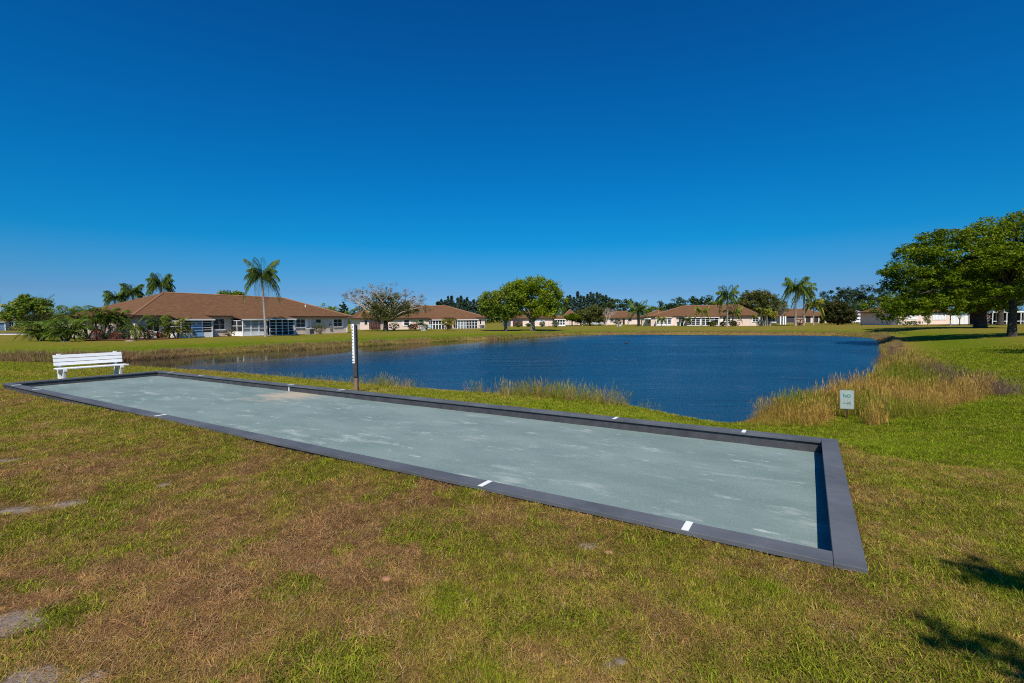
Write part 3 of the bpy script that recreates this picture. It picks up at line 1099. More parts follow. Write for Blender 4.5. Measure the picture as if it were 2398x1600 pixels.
# window in the left end wall
fw_ = MB().box(h.over - .05, h.over - .003, 2.2, 3.4, .8, 2.1).build('window', M['white'], h.t)
MB().box(h.over - .07, h.over - .052, 2.28, 2.78, .88, 2.02).build('pane', M['glass'], fw_)
MB().box(h.over - .07, h.over - .052, 2.84, 3.32, .88, 2.02).build('pane', M['glass'], fw_)
h.boards(0, 0, 0, 0, 0, 'board', 'white', 0)

def ac_unit(loc, rz, label):
    t = thing('air_conditioner', label, 'air conditioner', loc, rz, 'outdoor cooling units')
    MB().box(-.42, .42, -.40, .40, .04, .80).build('cabinet', M['metal_grey'], t, bevel=.02)
    g = MB()
    for k in range(9):
        g.box(-.38, .38, -.425, -.402, .10 + k * .073, .10 + k * .073 + .03)
    g.build('louvre_grille', M['dark_metal'], t)
    MB().box(-.43, .43, -.41, .41, .80, .84).build('top_cover', M['white'], t)
    MB().box(-.5, .5, -.5, .5, -.3, .035).build('pad', M['concrete'], t)
    return t
q_ = h.pos(725, h.over - .75)
q_.z = gz(q_.x, q_.y)
ac_unit(q_, h.t.rotation_euler.z, 'grey air conditioner against the wall right of the black screened porch')

# second villa, half behind the flowering tree
h = House('house', 'brown roofed villa behind the trimmed bush, left of the big round oak', 893, 100, 1143, 112, 14.0, eave=2.5, ridge=5.3, hipL=9.6, hipR=7.5)
H2 = h
h.win(946, 958, .85, 2.05, 1, 2, shutters=True)
h.win(981, 992, .85, 2.1, 1, 2, shutters=True)
h.porch(1013, 1040, 4, 2, 2.2, 0, ('screen',), post=.17, rail=.12)
h.panel(1046, 1058, .05, 2.1, 'door', 'maroon')
h.porch(1071, 1118, 7, 3, 2.2, 0, ('blind', 'blind', 'blind', 'screen', 'screen', 'screen', 'screen'), post=.13)
h.win(1123, 1127, .85, 2.05, 1, 1)
q_ = h.pos(1129, h.over - .7)
q_.z = gz(q_.x, q_.y)
ac_unit(q_, h.t.rotation_euler.z, 'grey air conditioner at the right end of the villa beside the big round oak')

h = House('house', 'pink walled villa with dark red boards, behind the flowering tree', 838, 101, 906, 104, 11, eave=2.45, ridge=4.9, wall='pink')
h.win(853, 860, 1.0, 2.05, 1, 1, sill=False)
h.boards(864, 899, .05, 1.75, 9, 'fence_board', 'maroon', -.4)
h.win(876, 882, 1.1, 2.0, 1, 1, sill=False)

h = House('house', 'pink walled villa behind the trunk of the big round oak', 1193, 142, 1326, 146, 13, eave=2.4, ridge=4.9, wall='pink')
h.boards(1201, 1224, .05, 1.75, 8, 'fence_board', 'maroon', -.6)
h.win(1238, 1246, .95, 2.0, 2, 1)
h.panel(1256, 1276, 1.3, 2.1, 'shutter', 'white')
h.panel(1283, 1290, .1, 1.6, 'screen_wall', 'cream', front=.5)
h.porch(1299, 1323, 4, 2, 2.0, .35, ('screen',), post=.2, rail=.13)
House('house', 'far villa roof showing right of the big round oak', 1317, 172, 1362, 172, 14, eave=2.6, ridge=5.6, group='villas around the pond')

h = House('house', 'small pinkish villa behind the leafless tree, left of the leaning palm', 1419, 172, 1506, 176, 14, eave=2.45, ridge=4.9, hipL=8, hipR=3, wall='pink')
h.win(1429, 1437, .95, 2.05, 2, 1)
h.panel(1458, 1463, .05, 2.1, 'door', 'maroon')
h.win(1471, 1479, 1.1, 2.0, 2, 1)

# long villa across the water
h = House('house', 'long villa with white screened porches across the water, right of the centre', 1518, 131, 1777, 117, 14.5, eave=2.5, ridge=5.3, hipL=7.6, hipR=5.2, wall='pink', zoff=.1)
H4 = h
h.porch(1537, 1572, 4, 4, 2.0, .4, ('blind', 'screen', 'blind', 'screen'), post=.2)
h.panel(1572, 1586, 0, 2.1, 'porch_wall', 'pink', front=1.2)
h.win(1590, 1600, .9, 2.1, 2, 1, sill=False)
h.porch(1608, 1640, 3, 4, 2.0, .1, ('screen',), post=.2)
h.porch(1642, 1683, 4, 4, 2.0, .1, ('screen', 'screen', 'blind', 'screen'), post=.2)
h.win(1693, 1710, .95, 2.1, 3, 2, shutters=True)
h.win(1728, 1738, 1.4, 2.1, 1, 1)
h.win(1763, 1776, .9, 2.1, 2, 2, shutters=True)
wing = House('house', 'low wing with a white window awning, left end of the long far villa', 1497, 139, 1540, 135, 12, eave=2.4, ridge=4.4, hipL=4, hipR=3, wall='pink', zoff=.1)
wf = wing.win(1518, 1533, .45, 1.95, 3, 2, sill=False)
ua, ub = wing.u(1514), wing.u(1535)
MB().extrude_y([(ua, 1.95), (ub, 1.95), (ub, 2.0), (ua, 2.0)], 0, 0) if False else None
aw = MB()
aw.prism([(ua, -.9), (ub, -.9), (ub, wing.over - .004), (ua, wing.over - .004)], 1.72, 1.75)
for i_ in (4, 5, 2, 3):
    pass
aw.v = [(x_, y_, z_ + (.42 if y_ > 0 else 0)) for x_, y_, z_ in aw.v]
aw.build('awning', M['white'], wing.t)

h = House('house', 'brown roofed villa with dark carport behind the three tall palms', 1838, 176, 1946, 176, 15, eave=2.5, ridge=5.2, hipL=4, hipR=5, zoff=.05)
h.panel(1840, 1860, .05, 2.2, 'carport_shade_panel', 'dark_metal')  # solid dark sheet on the wall, standing for the shade inside the carport
h.panel(1887, 1898, .05, 2.2, 'door', 'screen')
h.panel(1905, 1916, .05, 2.2, 'door', 'screen')
h = House('house', 'pale grey roofed bungalow behind the white car', 1978, 160, 2038, 158, 11, eave=2.6, ridge=4.7, wall='white', roof='grey_shingle')
h.panel(1984, 2031, .1, 1.9, 'garage_door', 'white', front=.4)
h = House('house', 'bungalow with open dark porch and grey roof edge behind the clipped hedge', 2040, 150, 2083, 148, 10, eave=2.7, ridge=4.3, wall='pink')
h.panel(2041, 2048, .1, 2.3, 'porch_shade_panel', 'screen')  # these two dark sheets paint the shade of the open porch
h.panel(2053, 2063, .1, 2.3, 'porch_shade_panel', 'screen')
for px in (2041, 2050):
    uu = h.u(px)
    MB().box(uu - .1, uu + .1, .0, .2, 0, 2.5).build('porch_post', M['white'], h.t)
h = House('house', 'pale villa with ribbed white shutters under the wide oak on the right', 2102, 100, 2236, 100, 12, eave=2.7, ridge=5.2, wall='pink')
H6 = h
h.panel(2122, 2148, 1.1, 2.0, 'shutter', 'white')
h.boards(2183, 2215, .95, 2.35, 9, 'shutter_slat', 'white', h.over - .05)
h.panel(2183, 2215, .95, 2.35, 'window', 'glass', th=.03)
h = House('house', 'brown roofed villa with white porch posts at the left edge of the view', -120, 108, 33, 116, 13, eave=2.45, ridge=5.2, hipR=5)
h.porch(-60, 11, 4, 4, 1.8, 0, ('blue_glass',), post=.16)
h.win(21, 31, .9, 2.0, 2, 2, sill=False)
House('house', 'low roof glimpsed behind the bright green tree at far left', 108, 150, 216, 150, 14, eave=2.6, ridge=5.6)

# white board fence and white carport under the oak
def fence_of(name, label, cat, p0, p1, d0, d1, ht, n, mt):
    a, b = stand(p0, d0), stand(p1, d1)
    t = thing(name, label, cat, a, math.atan2(b.y - a.y, b.x - a.x))
    L = (b.xy - a.xy).length
    for k in range(n):
        MB().box(L * k / n + .015, L * (k + 1) / n - .015, -.02, .02, 0, ht).build('board', M[mt], t)
    rl = MB().box(0, L, .022, .06, .3, .4).box(0, L, .022, .06, ht - .4, ht - .3).build('rail', M[mt], t)
    return t
fence_of('board_fence', 'white upright board fence left of the thick oak trunk', 'fence', 2227, 2290, 97, 97, 1.75, 20, 'white')
a = stand(2325, 92)
cp = thing('carport', 'flat white carport roof on thin posts behind the oak trunks', 'carport', a)
MB().box(0, 11, 0, 5, 2.25, 2.5).build('roof', M['white'], cp)
for k in range(5):
    for yy in (.1, 4.8):
        MB().box(k * 2.7 + .02, k * 2.7 + .14, yy, yy + .12, -.2, 2.25).build('post', M['white'], cp)
MB().box(.2, 10.8, .12, .18, .55, .65).build('rail', M['white'], cp)
MB().box(0, 11, 4.95, 5.05, 0, 2.2).build('back_wall', M['maroon'], cp)
a = stand(1326, 150)
cp = thing('carport', 'carport with slim white posts, right of the big round oak', 'carport', a)
MB().box(0, 5.2, 0, 5, 2.1, 2.3).build('roof', M['shingle'], cp)
for k in range(4):
    for yy in (.1, 4.8):
        MB().box(k * 1.65, k * 1.65 + .16, yy, yy + .16, -.2, 2.1).build('post', M['white'], cp)
a = stand(1803, 138)
cp = thing('carport', 'white walled carport with a parked car, right of the long far villa', 'carport', a)
MB().box(0, 4.6, 0, 6, 2.35, 2.6).build('roof', M['shingle'], cp)
for xx in (2.9, 3.7, 4.3):
    MB().box(xx, xx + .35, 0, .3, -.2, 2.35).build('pillar', M['white'], cp)
MB().box(0, 4.6, 5.9, 6, 0, 2.35).build('back_wall', M['dark_metal'], cp)

# ---------------------------------------------------------------- cars
def make_car(label, loc, rz, paint, suv=False, group='parked cars'):
    t = thing('parked_car', label, 'car', loc, rz, group)
    hL, W = 2.25, .88
    top = 1.62 if suv else 1.45
    belt = .95
    prof = [(-hL, .35), (-hL, .70), (-hL + .15, .86), (-hL + .9, .93), (-hL + .95, .95), (hL - .45, .98), (hL - .05, .9), (hL, .6), (hL, .35)]
    mb = MB()
    mb.extrude_y(prof, -W, W)
    mb.build('body', paint, t, bevel=.05)
    cab = [(-hL + .95, .955), (-hL + 1.65, top - .03), (-hL + 2.1, top), (hL - 1.15 + .5 * suv, top), (hL - .45 + .2 * suv, .985)]
    mb = MB()
    n0 = len(mb.v)
    k = len(cab)
    mb.v += [(x_, -W * (.97 if z_ < 1.1 else .80), z_) for x_, z_ in cab] + [(x_, W * (.97 if z_ < 1.1 else .80), z_) for x_, z_ in cab]
    mb.f += [tuple(range(k)), tuple(reversed(range(k, 2 * k)))] + [((i + 1) % k, i, k + i, k + (i + 1) % k) for i in range(k)]
    mb.m += [0] * (k + 2)
    mb.build('cabin', paint, t, bevel=.04)
    for sgn_ in (-1, 1):
        mb = MB()
        z0, z1 = 1.0, top - .12
        def yy(z_):
            return sgn_ * (W * (.97 - .17 * (z_ - 1.0) / (top - 1.0)) + .012)
        for x0_, x1_, x2_, x3_ in ((-hL + 1.12, -.35, -.35, -hL + 1.72), (-.25, .75, .75, -.25), (.85, hL - .75 + .2 * suv, hL - 1.3 + .5 * suv, .85)):
            q_ = [(x0_, yy(z0), z0), (x1_, yy(z0), z0), (x2_, yy(z1), z1), (x3_, yy(z1), z1)]
            mb.face(q_ if sgn_ < 0 else q_[::-1])
        mb.build('side_window', M['glass'], t)
    mb = MB()
    for xs in (((-hL + 1.05, 1.02), (-hL + 1.60, top - .09)), ((hL - .50 + .2 * suv, 1.03), (hL - 1.10 + .5 * suv, top - .06))):
        (xa, za), (xb, zb) = xs
        o_ = -.03 if xa < 0 else .03
        mb.face([(xa + o_, -.72, za), (xa + o_, .72, za), (xb + o_, .62, zb), (xb + o_, -.62, zb)])
    mb.build('windscreen', M['glass'], t)
    for xx in (-hL + .78, hL - .85):
        for yy_ in (-W + .08, W - .08):
            wmb_ = MB().tube([(xx, yy_ - .11, .32), (xx, yy_ + .11, .32)], [.32, .32], 16)
            wmb_.f.append(tuple(reversed(range(16))))
            wmb_.m.append(0)
            wh = wmb_.build('wheel', M['tyre'], t)
            so = 1 if yy_ > 0 else -1
            MB().tube([(xx, yy_, .32), (xx, yy_ + so * .118, .32)], [.2, .2], 12).build('rim', M['metal_grey'], wh)
    for yy_ in (-.62, .62):
        MB().box(-hL - .012, -hL + .1, yy_ - .17, yy_ + .17, .62, .76).build('headlight', M['white'], t)
        MB().box(hL - .1, hL + .012, yy_ - .15, yy_ + .15, .66, .82).build('tail_light', M['terracotta'], t)
    return t
make_car('white car parked side on in front of the grey roofed bungalow', stand(2002, 141), math.radians(2), M['car_white'])
make_car('dark car behind the dense dark bush, left of the white car', stand(1975, 143), math.radians(88), M['car_dark'])
make_car('pale car parked inside the white walled carport', stand(1813, 139) + Vector((0, 2.6, 0)), math.radians(90), M['car_silver'])
make_car('black car behind the rounded olive tree trunk', stand(1369, 158), math.radians(80), M['car_dark'])
make_car('silver car right of the rounded olive tree trunk', stand(1396, 158), math.radians(12), M['car_silver'])

# ---------------------------------------------------------------- small things about the gardens
a = far(991, 88)
a.z = gz(a.x, a.y)
t = thing('utility_box', 'grey utility cabinet on the lawn left of the trimmed bush', 'utility box', a, .2)
MB().box(-.4, .4, -.3, .3, 0, .78).build('cabinet', M['metal_grey'], t, bevel=.03)
MB().box(-.43, .43, -.33, .33, .78, .9).build('lid', M['metal_grey'], t, bevel=.03)
MB().box(-.5, .5, -.42, .42, -.3, .03).build('pad', M['concrete'], t)
for px, lab in ((1589, 'green wheeled bin, left one of the two by the far porch'), (1597, 'green wheeled bin, right one of the two by the far porch')):
    a = stand(px, 123)
    t = thing('wheeled_bin', lab, 'bin', a, -.5, 'green wheeled bins')
    b_ = MB()
    b_.v = [(-.25, -.28, .05), (.25, -.28, .05), (.25, .28, .05), (-.25, .28, .05), (-.32, -.36, .98), (.32, -.36, .98), (.32, .36, .98), (-.32, .36, .98)]
    b_.f = [(0, 3, 2, 1), (4, 5, 6, 7), (0, 1, 5, 4), (1, 2, 6, 5), (2, 3, 7, 6), (3, 0, 4, 7)]
    b_.m = [0] * 6
    b_.build('body', M['bin_green'], t, bevel=.03)
    MB().box(-.35, .35, -.42, .38, .99, 1.06).build('lid', M['bin_green'], t, bevel=.02)
a = H4.pos(1729, -.2)
t = thing('hose_reel', 'round dark hose reel against the far pale wall', 'hose reel', a, H4.t.rotation_euler.z)
r_ = MB()
for k in range(20):
    q0, q1 = 2 * math.pi * k / 20, 2 * math.pi * (k + 1) / 20
    r_.tube([(.38 * math.cos(q0), 0, .5 + .38 * math.sin(q0)), (.38 * math.cos(q1), 0, .5 + .38 * math.sin(q1))], [.08, .08], 6, cap=False)
r_.build('hose', M['mulch'], t)
MB().box(-.06, .06, -.05, .05, 0, .5).build('stand', M['dark_metal'], t)
a = stand(1445, 152)
for px, d_, lab in ((1445.5, 128, 'short pale post on the far lawn, left of the pale boxes'),):
    a = stand(px, d_)
    MBo = MB().tube([(0, 0, -.1), (0, 0, .62)], [.08, .07], 8).build('marker_post', M['white'])
    MBo.location = a
    tag(MBo, lab, 'post')
t = thing('utility_box', 'pale green utility box low on the far lawn', 'utility box', stand(1452, 128), .1)
MB().box(-.35, .35, -.25, .25, 0, .55).build('cabinet', M['sign_face'], t, bevel=.03)
MB().box(-.38, .38, -.28, .28, .55, .6).build('lid', M['sign_face'], t)
a = far(2018, 96)
a.z = gz(a.x, a.y)
o = MB().tube([(0, 0, -.1), (.05, 0, 1.0)], [.07, .06], 7).build('marker_post', M['dark_trunk'])
o.location = a
tag(o, 'thin dark post on the right far bank', 'post')
a = far(1, 118)
o = MB().tube([(0, 0, 0), (0, 0, 10.0)], [.12, .09], 8).build('pole', M['concrete'])
o.location = far(2.5, 140, 0)
tag(o, 'tall pale pole above the roof at the left edge', 'pole')
pb = stand(2227, 84)
o = MB().tube([(0, 0, -.05), (0, 0, .2), (0, 0, .35)], [.16, .2, .1], 10).build('lawn_lamp', M['white'], smooth=True)
o.location = pb
tag(o, 'small white round object on the lawn by the white fence', 'lawn lamp')
# pots and the concrete step by the left villa
q_ = H1.pos(373, -1.6)
q_.z = gz(q_.x, q_.y)
o = MB().tube([(0, 0, 0), (0, 0, .45), (0, 0, .5)], [.22, .36, .38], 12).build('plant_pot', M['terracotta'])
o.location = q_
tag(o, 'terracotta pot in the bed below the left villa window', 'plant pot')
q_ = H1.pos(354, -1.9)
q_.z = gz(q_.x, q_.y)
o = MB().tube([(0, 0, 0), (0, 0, .35), (0, 0, .75), (0, 0, .85)], [.2, .09, .12, .26], 10).build('bird_bath', M['white'], smooth=True)
o.location = q_
tag(o, 'small white birdbath in the bed left of the terracotta pot', 'birdbath')
# garden chairs under the second villa's eave
q_ = H2.pos(1008, -1.6)
q_.z = gz(q_.x, q_.y)
t = thing('garden_chair', 'pale blue garden chair in front of the second villa porch', 'chair', q_, H2.t.rotation_euler.z)
M['pale_blue'] = mat('pale_blue_paint', (.32, .50, .60), .6, .05, 4)
MB().box(-.28, .28, -.3, .25, .36, .41).build('seat', M['pale_blue'], t)
MB().box(-.28, .28, .25, .31, .41, 1.0).build('backrest', M['pale_blue'], t)
for xx in (-.27, .21):
    for yy in (-.29, .2):
        MB().box(xx, xx + .06, yy, yy + .06, 0, .36).build('leg', M['pale_blue'], t)
# two water birds
def duck(label, p, rz, s=1.0):
    t = thing('duck', label, 'duck', p, rz, None)
    mb = MB()
    mb.tube([(-.30 * s, 0, .10 * s), (-.2 * s, 0, .07 * s), (0, 0, .06 * s), (.16 * s, 0, .08 * s), (.24 * s, 0, .14 * s), (.27 * s, 0, .24 * s), (.31 * s, 0, .30 * s), (.36 * s, 0, .29 * s), (.43 * s, 0, .27 * s)],
            [.01, .06 * s, .11 * s, .09 * s, .05 * s, .04 * s, .05 * s, .035 * s, .01], 9)
    mb.build('body', M['duck'], t, smooth=True)
duck('dark duck swimming far out on the open water', at(1466, 805, WZ), .2, .75)
duck('black water bird at the far water edge', at(1409, 783, WZ) + Vector((0, -.5, .1)), .9, 1.3)

# road with a kerb at the far left
rv, rf_, kv, kf = [], [], [], []
for i, xx in enumerate(np.linspace(-130, -57, 40)):
    for yy in (72.0, 82.0):
        rv.append((xx, yy, gz(xx, yy) + .12))
    kv.append((xx, 71.7, gz(xx, 72) + .14)); kv.append((xx, 72.0, gz(xx, 72) + .14)); kv.append((xx, 71.7, gz(xx, 72) - .2))
for i in range(39):
    rf_.append((2 * i, 2 * i + 2, 2 * i + 3, 2 * i + 1))
    kf += [(3 * i, 3 * i + 3, 3 * i + 4, 3 * i + 1), (3 * i + 2, 3 * i + 5, 3 * i + 3, 3 * i)]
tag(link('road', raw_mesh('road', rv, np.array(rf_), M['asphalt'])), kind='structure')
tag(link('kerb', raw_mesh('kerb', kv, np.array(kf), M['concrete'])), kind='structure')

# loose things on the near lawn
for px, py, s_, mt, lab in ((905, 1357, .030, 'tan_trim', 'flat tan stone in the worn grass in front of the court'), (1455, 1551, .028, 'trunk', 'grey stone half sunk in the grass nearest the camera'),
                            (1425, 1295, .030, 'tan_trim', 'small brown stone in the grass near the front kerb')):
    g = on_ground(px, py)
    n0 = MB()
    ring = 9
    rs = np.random.default_rng(px)
    for k, (zf, rf2) in enumerate(((-.2, .8), (.25, 1.0), (.5, .7))):
        for i in range(ring):
            q_ = 2 * math.pi * i / ring
            r2 = s_ * rf2 * (1 + .25 * (rs.random() - .5))
            n0.v.append((r2 * 1.2 * math.cos(q_), r2 * math.sin(q_), s_ * zf))
    for k in range(2):
        for i in range(ring):
            j = (i + 1) % ring
            n0.f.append((k * ring + i, k * ring + j, (k + 1) * ring + j, (k + 1) * ring + i))
    n0.f.append(tuple(2 * ring + i for i in range(ring)))
    n0.m = [0] * len(n0.f)
    o = n0.build('stone', M[mt], smooth=True)
    o.location = g + Vector((0, 0, -.002))
    tag(o, lab, 'stone')

# ---------------------------------------------------------------- foliage
G = dict(
    oak=leaf_mat('oak_leaves', [(.046, .088, .003), (.104, .163, .005), (.175, .235, .008), (.25, .30, .012)]),
    oak_bright=leaf_mat('spring_oak_leaves', [(.085, .14, .004), (.165, .235, .006), (.25, .31, .010), (.33, .36, .016)]),
    yellow=leaf_mat('yellow_green_leaves', [(0.070, 0.124, 0.012), (0.139, 0.209, 0.019), (0.217, 0.264, 0.028), (0.295, 0.310, 0.046)]),
    olive=leaf_mat('olive_leaves', [(0.054, 0.070, 0.019), (0.109, 0.124, 0.031), (0.163, 0.171, 0.046), (0.232, 0.217, 0.070)]),
    dark=leaf_mat('dark_leaves', [(0.019, 0.043, 0.012), (0.039, 0.074, 0.019), (0.070, 0.109, 0.025), (0.109, 0.147, 0.034)]),
    mango=leaf_mat('bronze_dark_leaves', [(0.022, 0.040, 0.011), (0.046, 0.065, 0.016), (0.093, 0.096, 0.025), (0.186, 0.132, 0.046)]),
    pine=leaf_mat('pine_needles', [(0.019, 0.040, 0.028), (0.034, 0.062, 0.037), (0.054, 0.085, 0.046), (0.078, 0.109, 0.062)], trans=.1),
    blossom=leaf_mat('faded_blossom', [(.08, .10, .025), (.14, .135, .045), (.21, .165, .08), (.34, .27, .18)], trans=.25),
    bare=leaf_mat('dry_twigs', [(0.186, 0.132, 0.109), (0.279, 0.202, 0.171), (0.372, 0.279, 0.232)], trans=.1),
    palm=leaf_mat('palm_leaflets', [(0.034, 0.070, 0.016), (0.078, 0.132, 0.023), (0.139, 0.194, 0.034), (0.217, 0.256, 0.054)], trans=.25, rough=.45),
    palm_y=leaf_mat('yellowing_palm_leaflets', [(0.093, 0.132, 0.016), (0.186, 0.217, 0.023), (0.295, 0.279, 0.031), (0.434, 0.310, 0.046)], trans=.25, rough=.45),
    cycad=leaf_mat('arching_leaflets', [(.050, .085, .008), (.105, .160, .016), (.17, .235, .028), (.25, .30, .05)], trans=.25, rough=.45),
    red=leaf_mat('red_croton_leaves', [(0.078, 0.019, 0.016), (0.186, 0.046, 0.031), (0.341, 0.109, 0.046), (0.155, 0.139, 0.031)]),
    hedge=leaf_mat('hedge_leaves', [(0.025, 0.056, 0.012), (0.046, 0.085, 0.019), (0.078, 0.124, 0.025), (0.116, 0.155, 0.031)]),
    hedge_y=leaf_mat('yellow_topped_leaves', [(.14, .16, .010), (.24, .25, .015), (.34, .31, .02), (.42, .36, .03)]),
    spiky=leaf_mat('blue_green_spikes', [(0.046, 0.093, 0.078), (0.093, 0.155, 0.124), (0.155, 0.217, 0.171)], trans=.1),
)

def leaf_quads(C, size, rs, up=.5, aspect=.55):
    """small folded rhombs, one per centre"""
    n = len(C)
    d = rs.normal(size=(n, 3))
    d[:, 2] *= .6
    d /= np.linalg.norm(d, axis=1)[:, None] + 1e-9
    nrm = rs.normal(size=(n, 3))
    nrm[:, 2] = np.abs(nrm[:, 2]) + up
    s = np.cross(d, nrm)
    s /= np.linalg.norm(s, axis=1)[:, None] + 1e-9
    L = size * rs.uniform(.6, 1.4, (n, 1))
    a, b = C - d * L * .5, C + d * L * .5
    mid = C + nrm / (np.linalg.norm(nrm, axis=1)[:, None]) * L * .08
    v = np.stack([a, mid + s * L * aspect * .5, b, mid - s * L * aspect * .5], 1).reshape(-1, 3)
    k = np.arange(n)[:, None] * 4
    return v, np.concatenate([k + [0, 1, 2], k + [0, 2, 3]], 1).reshape(-1, 3)

def crown_points(blobs, ncl, per, rcl, rs, shell=.55, flat=.75):
    """leaf centres: clusters spread through a set of ellipsoids, most of them near the outside"""
    vol = np.array([b[3] * b[4] * b[5] for b in blobs]) ** .75
    pick = rs.choice(len(blobs), ncl, p=vol / vol.sum())
    B = np.array(blobs)[pick]
    u = rs.normal(size=(ncl, 3))
    u /= np.linalg.norm(u, axis=1)[:, None]
    r = shell + (1 - shell) * rs.random((ncl, 1)) ** .6
    r = np.where(rs.random((ncl, 1)) < .22, rs.random((ncl, 1)) ** .5, r)
    cc = B[:, :3] + u * r * B[:, 3:6]
    rr_ = rcl * rs.uniform(.55, 1.35, (ncl, 1))
    idx = np.repeat(np.arange(ncl), per)
    off = rs.normal(size=(len(idx), 3))
    off /= np.linalg.norm(off, axis=1)[:, None]
    off *= rs.random((len(idx), 1)) ** .5
    off[:, 2] *= flat
    return cc, cc[idx] + off * rr_[idx]

def limbs(mb, base, fork, targets, r0, rs, seg=6, wob=.12):
    """trunk to the fork, then tapering limbs out to the targets"""
    base, fork = Vector(base), Vector(fork)
    pts = [base - Vector((0, 0, .3)), base + Vector((0, 0, .02)), base.lerp(fork, .35), base.lerp(fork, .7), fork]
    mb.tube(pts, [r0 * 1.5, r0 * 1.28, r0 * 1.02, r0 * .95, r0 * .98], 10)
    for t in targets:
        t = Vector(t)
        L = (t - fork).length
        k = 4
        pp = [fork - Vector((0, 0, r0 * .6))]
        for i in range(1, k + 1):
            f_ = i / k
            q = fork.lerp(t, f_)
            q.z += L * .12 * math.sin(f_ * math.pi)
            if i < k:
                q += Vector(rs.normal(size=3)) * (wob * L * .35)
            pp.append(q)
        rb = r0 * min(.55, .18 + L * .035)
        mb.tube(pp, [rb * (1 - .82 * (i / k)) for i in range(k + 1)], seg)

def tree(name, label, px, depth, blobs, leaf, bark, size=.3, ncl=120, per=90, rcl=.8, r0=.3, fork=2.2, nl=14, seed=1, cat='tree', group=None, shell=.55, zoff=0.0, lean=(0, 0), flat=.75, twigs=0):
    """blobs are ellipsoids in metres about the trunk base: (x, y, z, rx, ry, rz)"""
    rs = np.random.default_rng(seed)
    b = stand(px, depth)
    b.z += zoff
    t = thing(name, label, cat, b, 0, group)
    cc, pts = crown_points(blobs, ncl, per, rcl, rs, shell, flat)
    mb = MB()
    sel = cc[rs.choice(len(cc), min(nl, len(cc)), replace=False)] if nl else []
    limbs(mb, (0, 0, 0), (lean[0], lean[1], fork), sel, r0, rs)
    for k in range(twigs):
        q = Vector(cc[rs.integers(len(cc))])
        e = q + Vector(rs.normal(size=3)) * rcl * 1.1 + Vector((0, 0, rcl * .5))
        f0 = Vector((lean[0], lean[1], fork)).lerp(q, .6)
        mb.tube([f0, q, e], [r0 * .10, r0 * .07, r0 * .025], 4)
    mb.build('trunk', bark, t, smooth=True)
    v, f = leaf_quads(pts, size, rs)
    link('crown', raw_mesh('crown', v, f, leaf), t)
    return t

OAKB, BARK, PALE = M['dark_trunk'], M['trunk'], M['pale_bark']
# the round oak in the middle and the smaller one leaning out beside it
tree('oak_tree', 'big round spring green oak with grey forked trunk, centre of the far bank', 1247, 86,
     [(-.3, 0, 6.2, 5.6, 5.2, 2.9), (.8, .5, 7.8, 3.6, 3.4, 1.7), (-2.2, -.5, 7.3, 2.8, 3, 1.5), (3.6, 0, 5.2, 2.4, 2.8, 2.0), (-4.2, .3, 5.2, 2.2, 2.6, 1.9), (1.6, -2.5, 4.0, 3.6, 2.4, 1.5), (3.9, -1, 3.4, 2.0, 2.2, 1.0), (-3.6, -1.5, 3.6, 2.2, 2.2, 1.3)],
     G['oak_bright'], BARK, size=.34, ncl=300, per=75, rcl=.95, r0=.42, fork=1.9, nl=22, seed=3, shell=.5)
tree('oak_tree', 'smaller yellow green oak leaning out left of the big round oak', 1184, 84,
     [(-.6, 0, 5.0, 3.9, 3.6, 2.4), (-2.3, -.3, 4.2, 2.4, 2.6, 1.9), (.9, 0, 6.2, 2.3, 2.4, 1.5), (-1.4, -1, 2.7, 2.6, 2.2, 1.1), (1.2, -.6, 3.4, 1.8, 2, 1.2)],
     G['yellow'], BARK, size=.34, ncl=190, per=75, rcl=.85, r0=.26, fork=1.7, nl=14, seed=5, shell=.5)
# the wide oak on the right and the tree beside it
tree('oak_tree', 'oak with a thick short forked trunk, on the right by the white board fence', 2296, 63,
     [(-.3, -1.5, 4.3, 3.6, 2.8, 1.5), (-5.3, -1, 3.8, 2.8, 2.8, 1.3), (-8.7, -.5, 3.5, 2.6, 2.6, 1.3), (3.0, 0, 5.0, 3.2, 3, 1.9), (-2.5, .5, 6.9, 5.4, 4.5, 1.9), (2.5, 1, 8.0, 5, 4, 2.2), (-6.6, 0, 5.6, 3.6, 3.6, 1.4), (-11.0, -.5, 2.9, 1.6, 1.8, .9), (0, -4.5, 5.4, 4.2, 2.4, 1.3), (-9.6, 0, 2.4, 2.6, 2, .9), (-.6, -2.6, 2.95, 3.4, 1.8, .8), (2.2, -2.2, 3.3, 2.0, 1.6, .8), (-11.7, 0, 1.9, 1.6, 1.6, 1.2), (-12.6, 0, 2.6, 1.2, 1.4, .8), (-7.5, -.5, 2.6, 2.2, 1.8, .8), (-4.6, -1.2, 2.5, 2.0, 1.6, .7)],
     G['oak'], OAKB, size=.28, ncl=560, per=80, rcl=.8, r0=.62, fork=2.3, nl=26, seed=9, shell=.45, flat=.55)
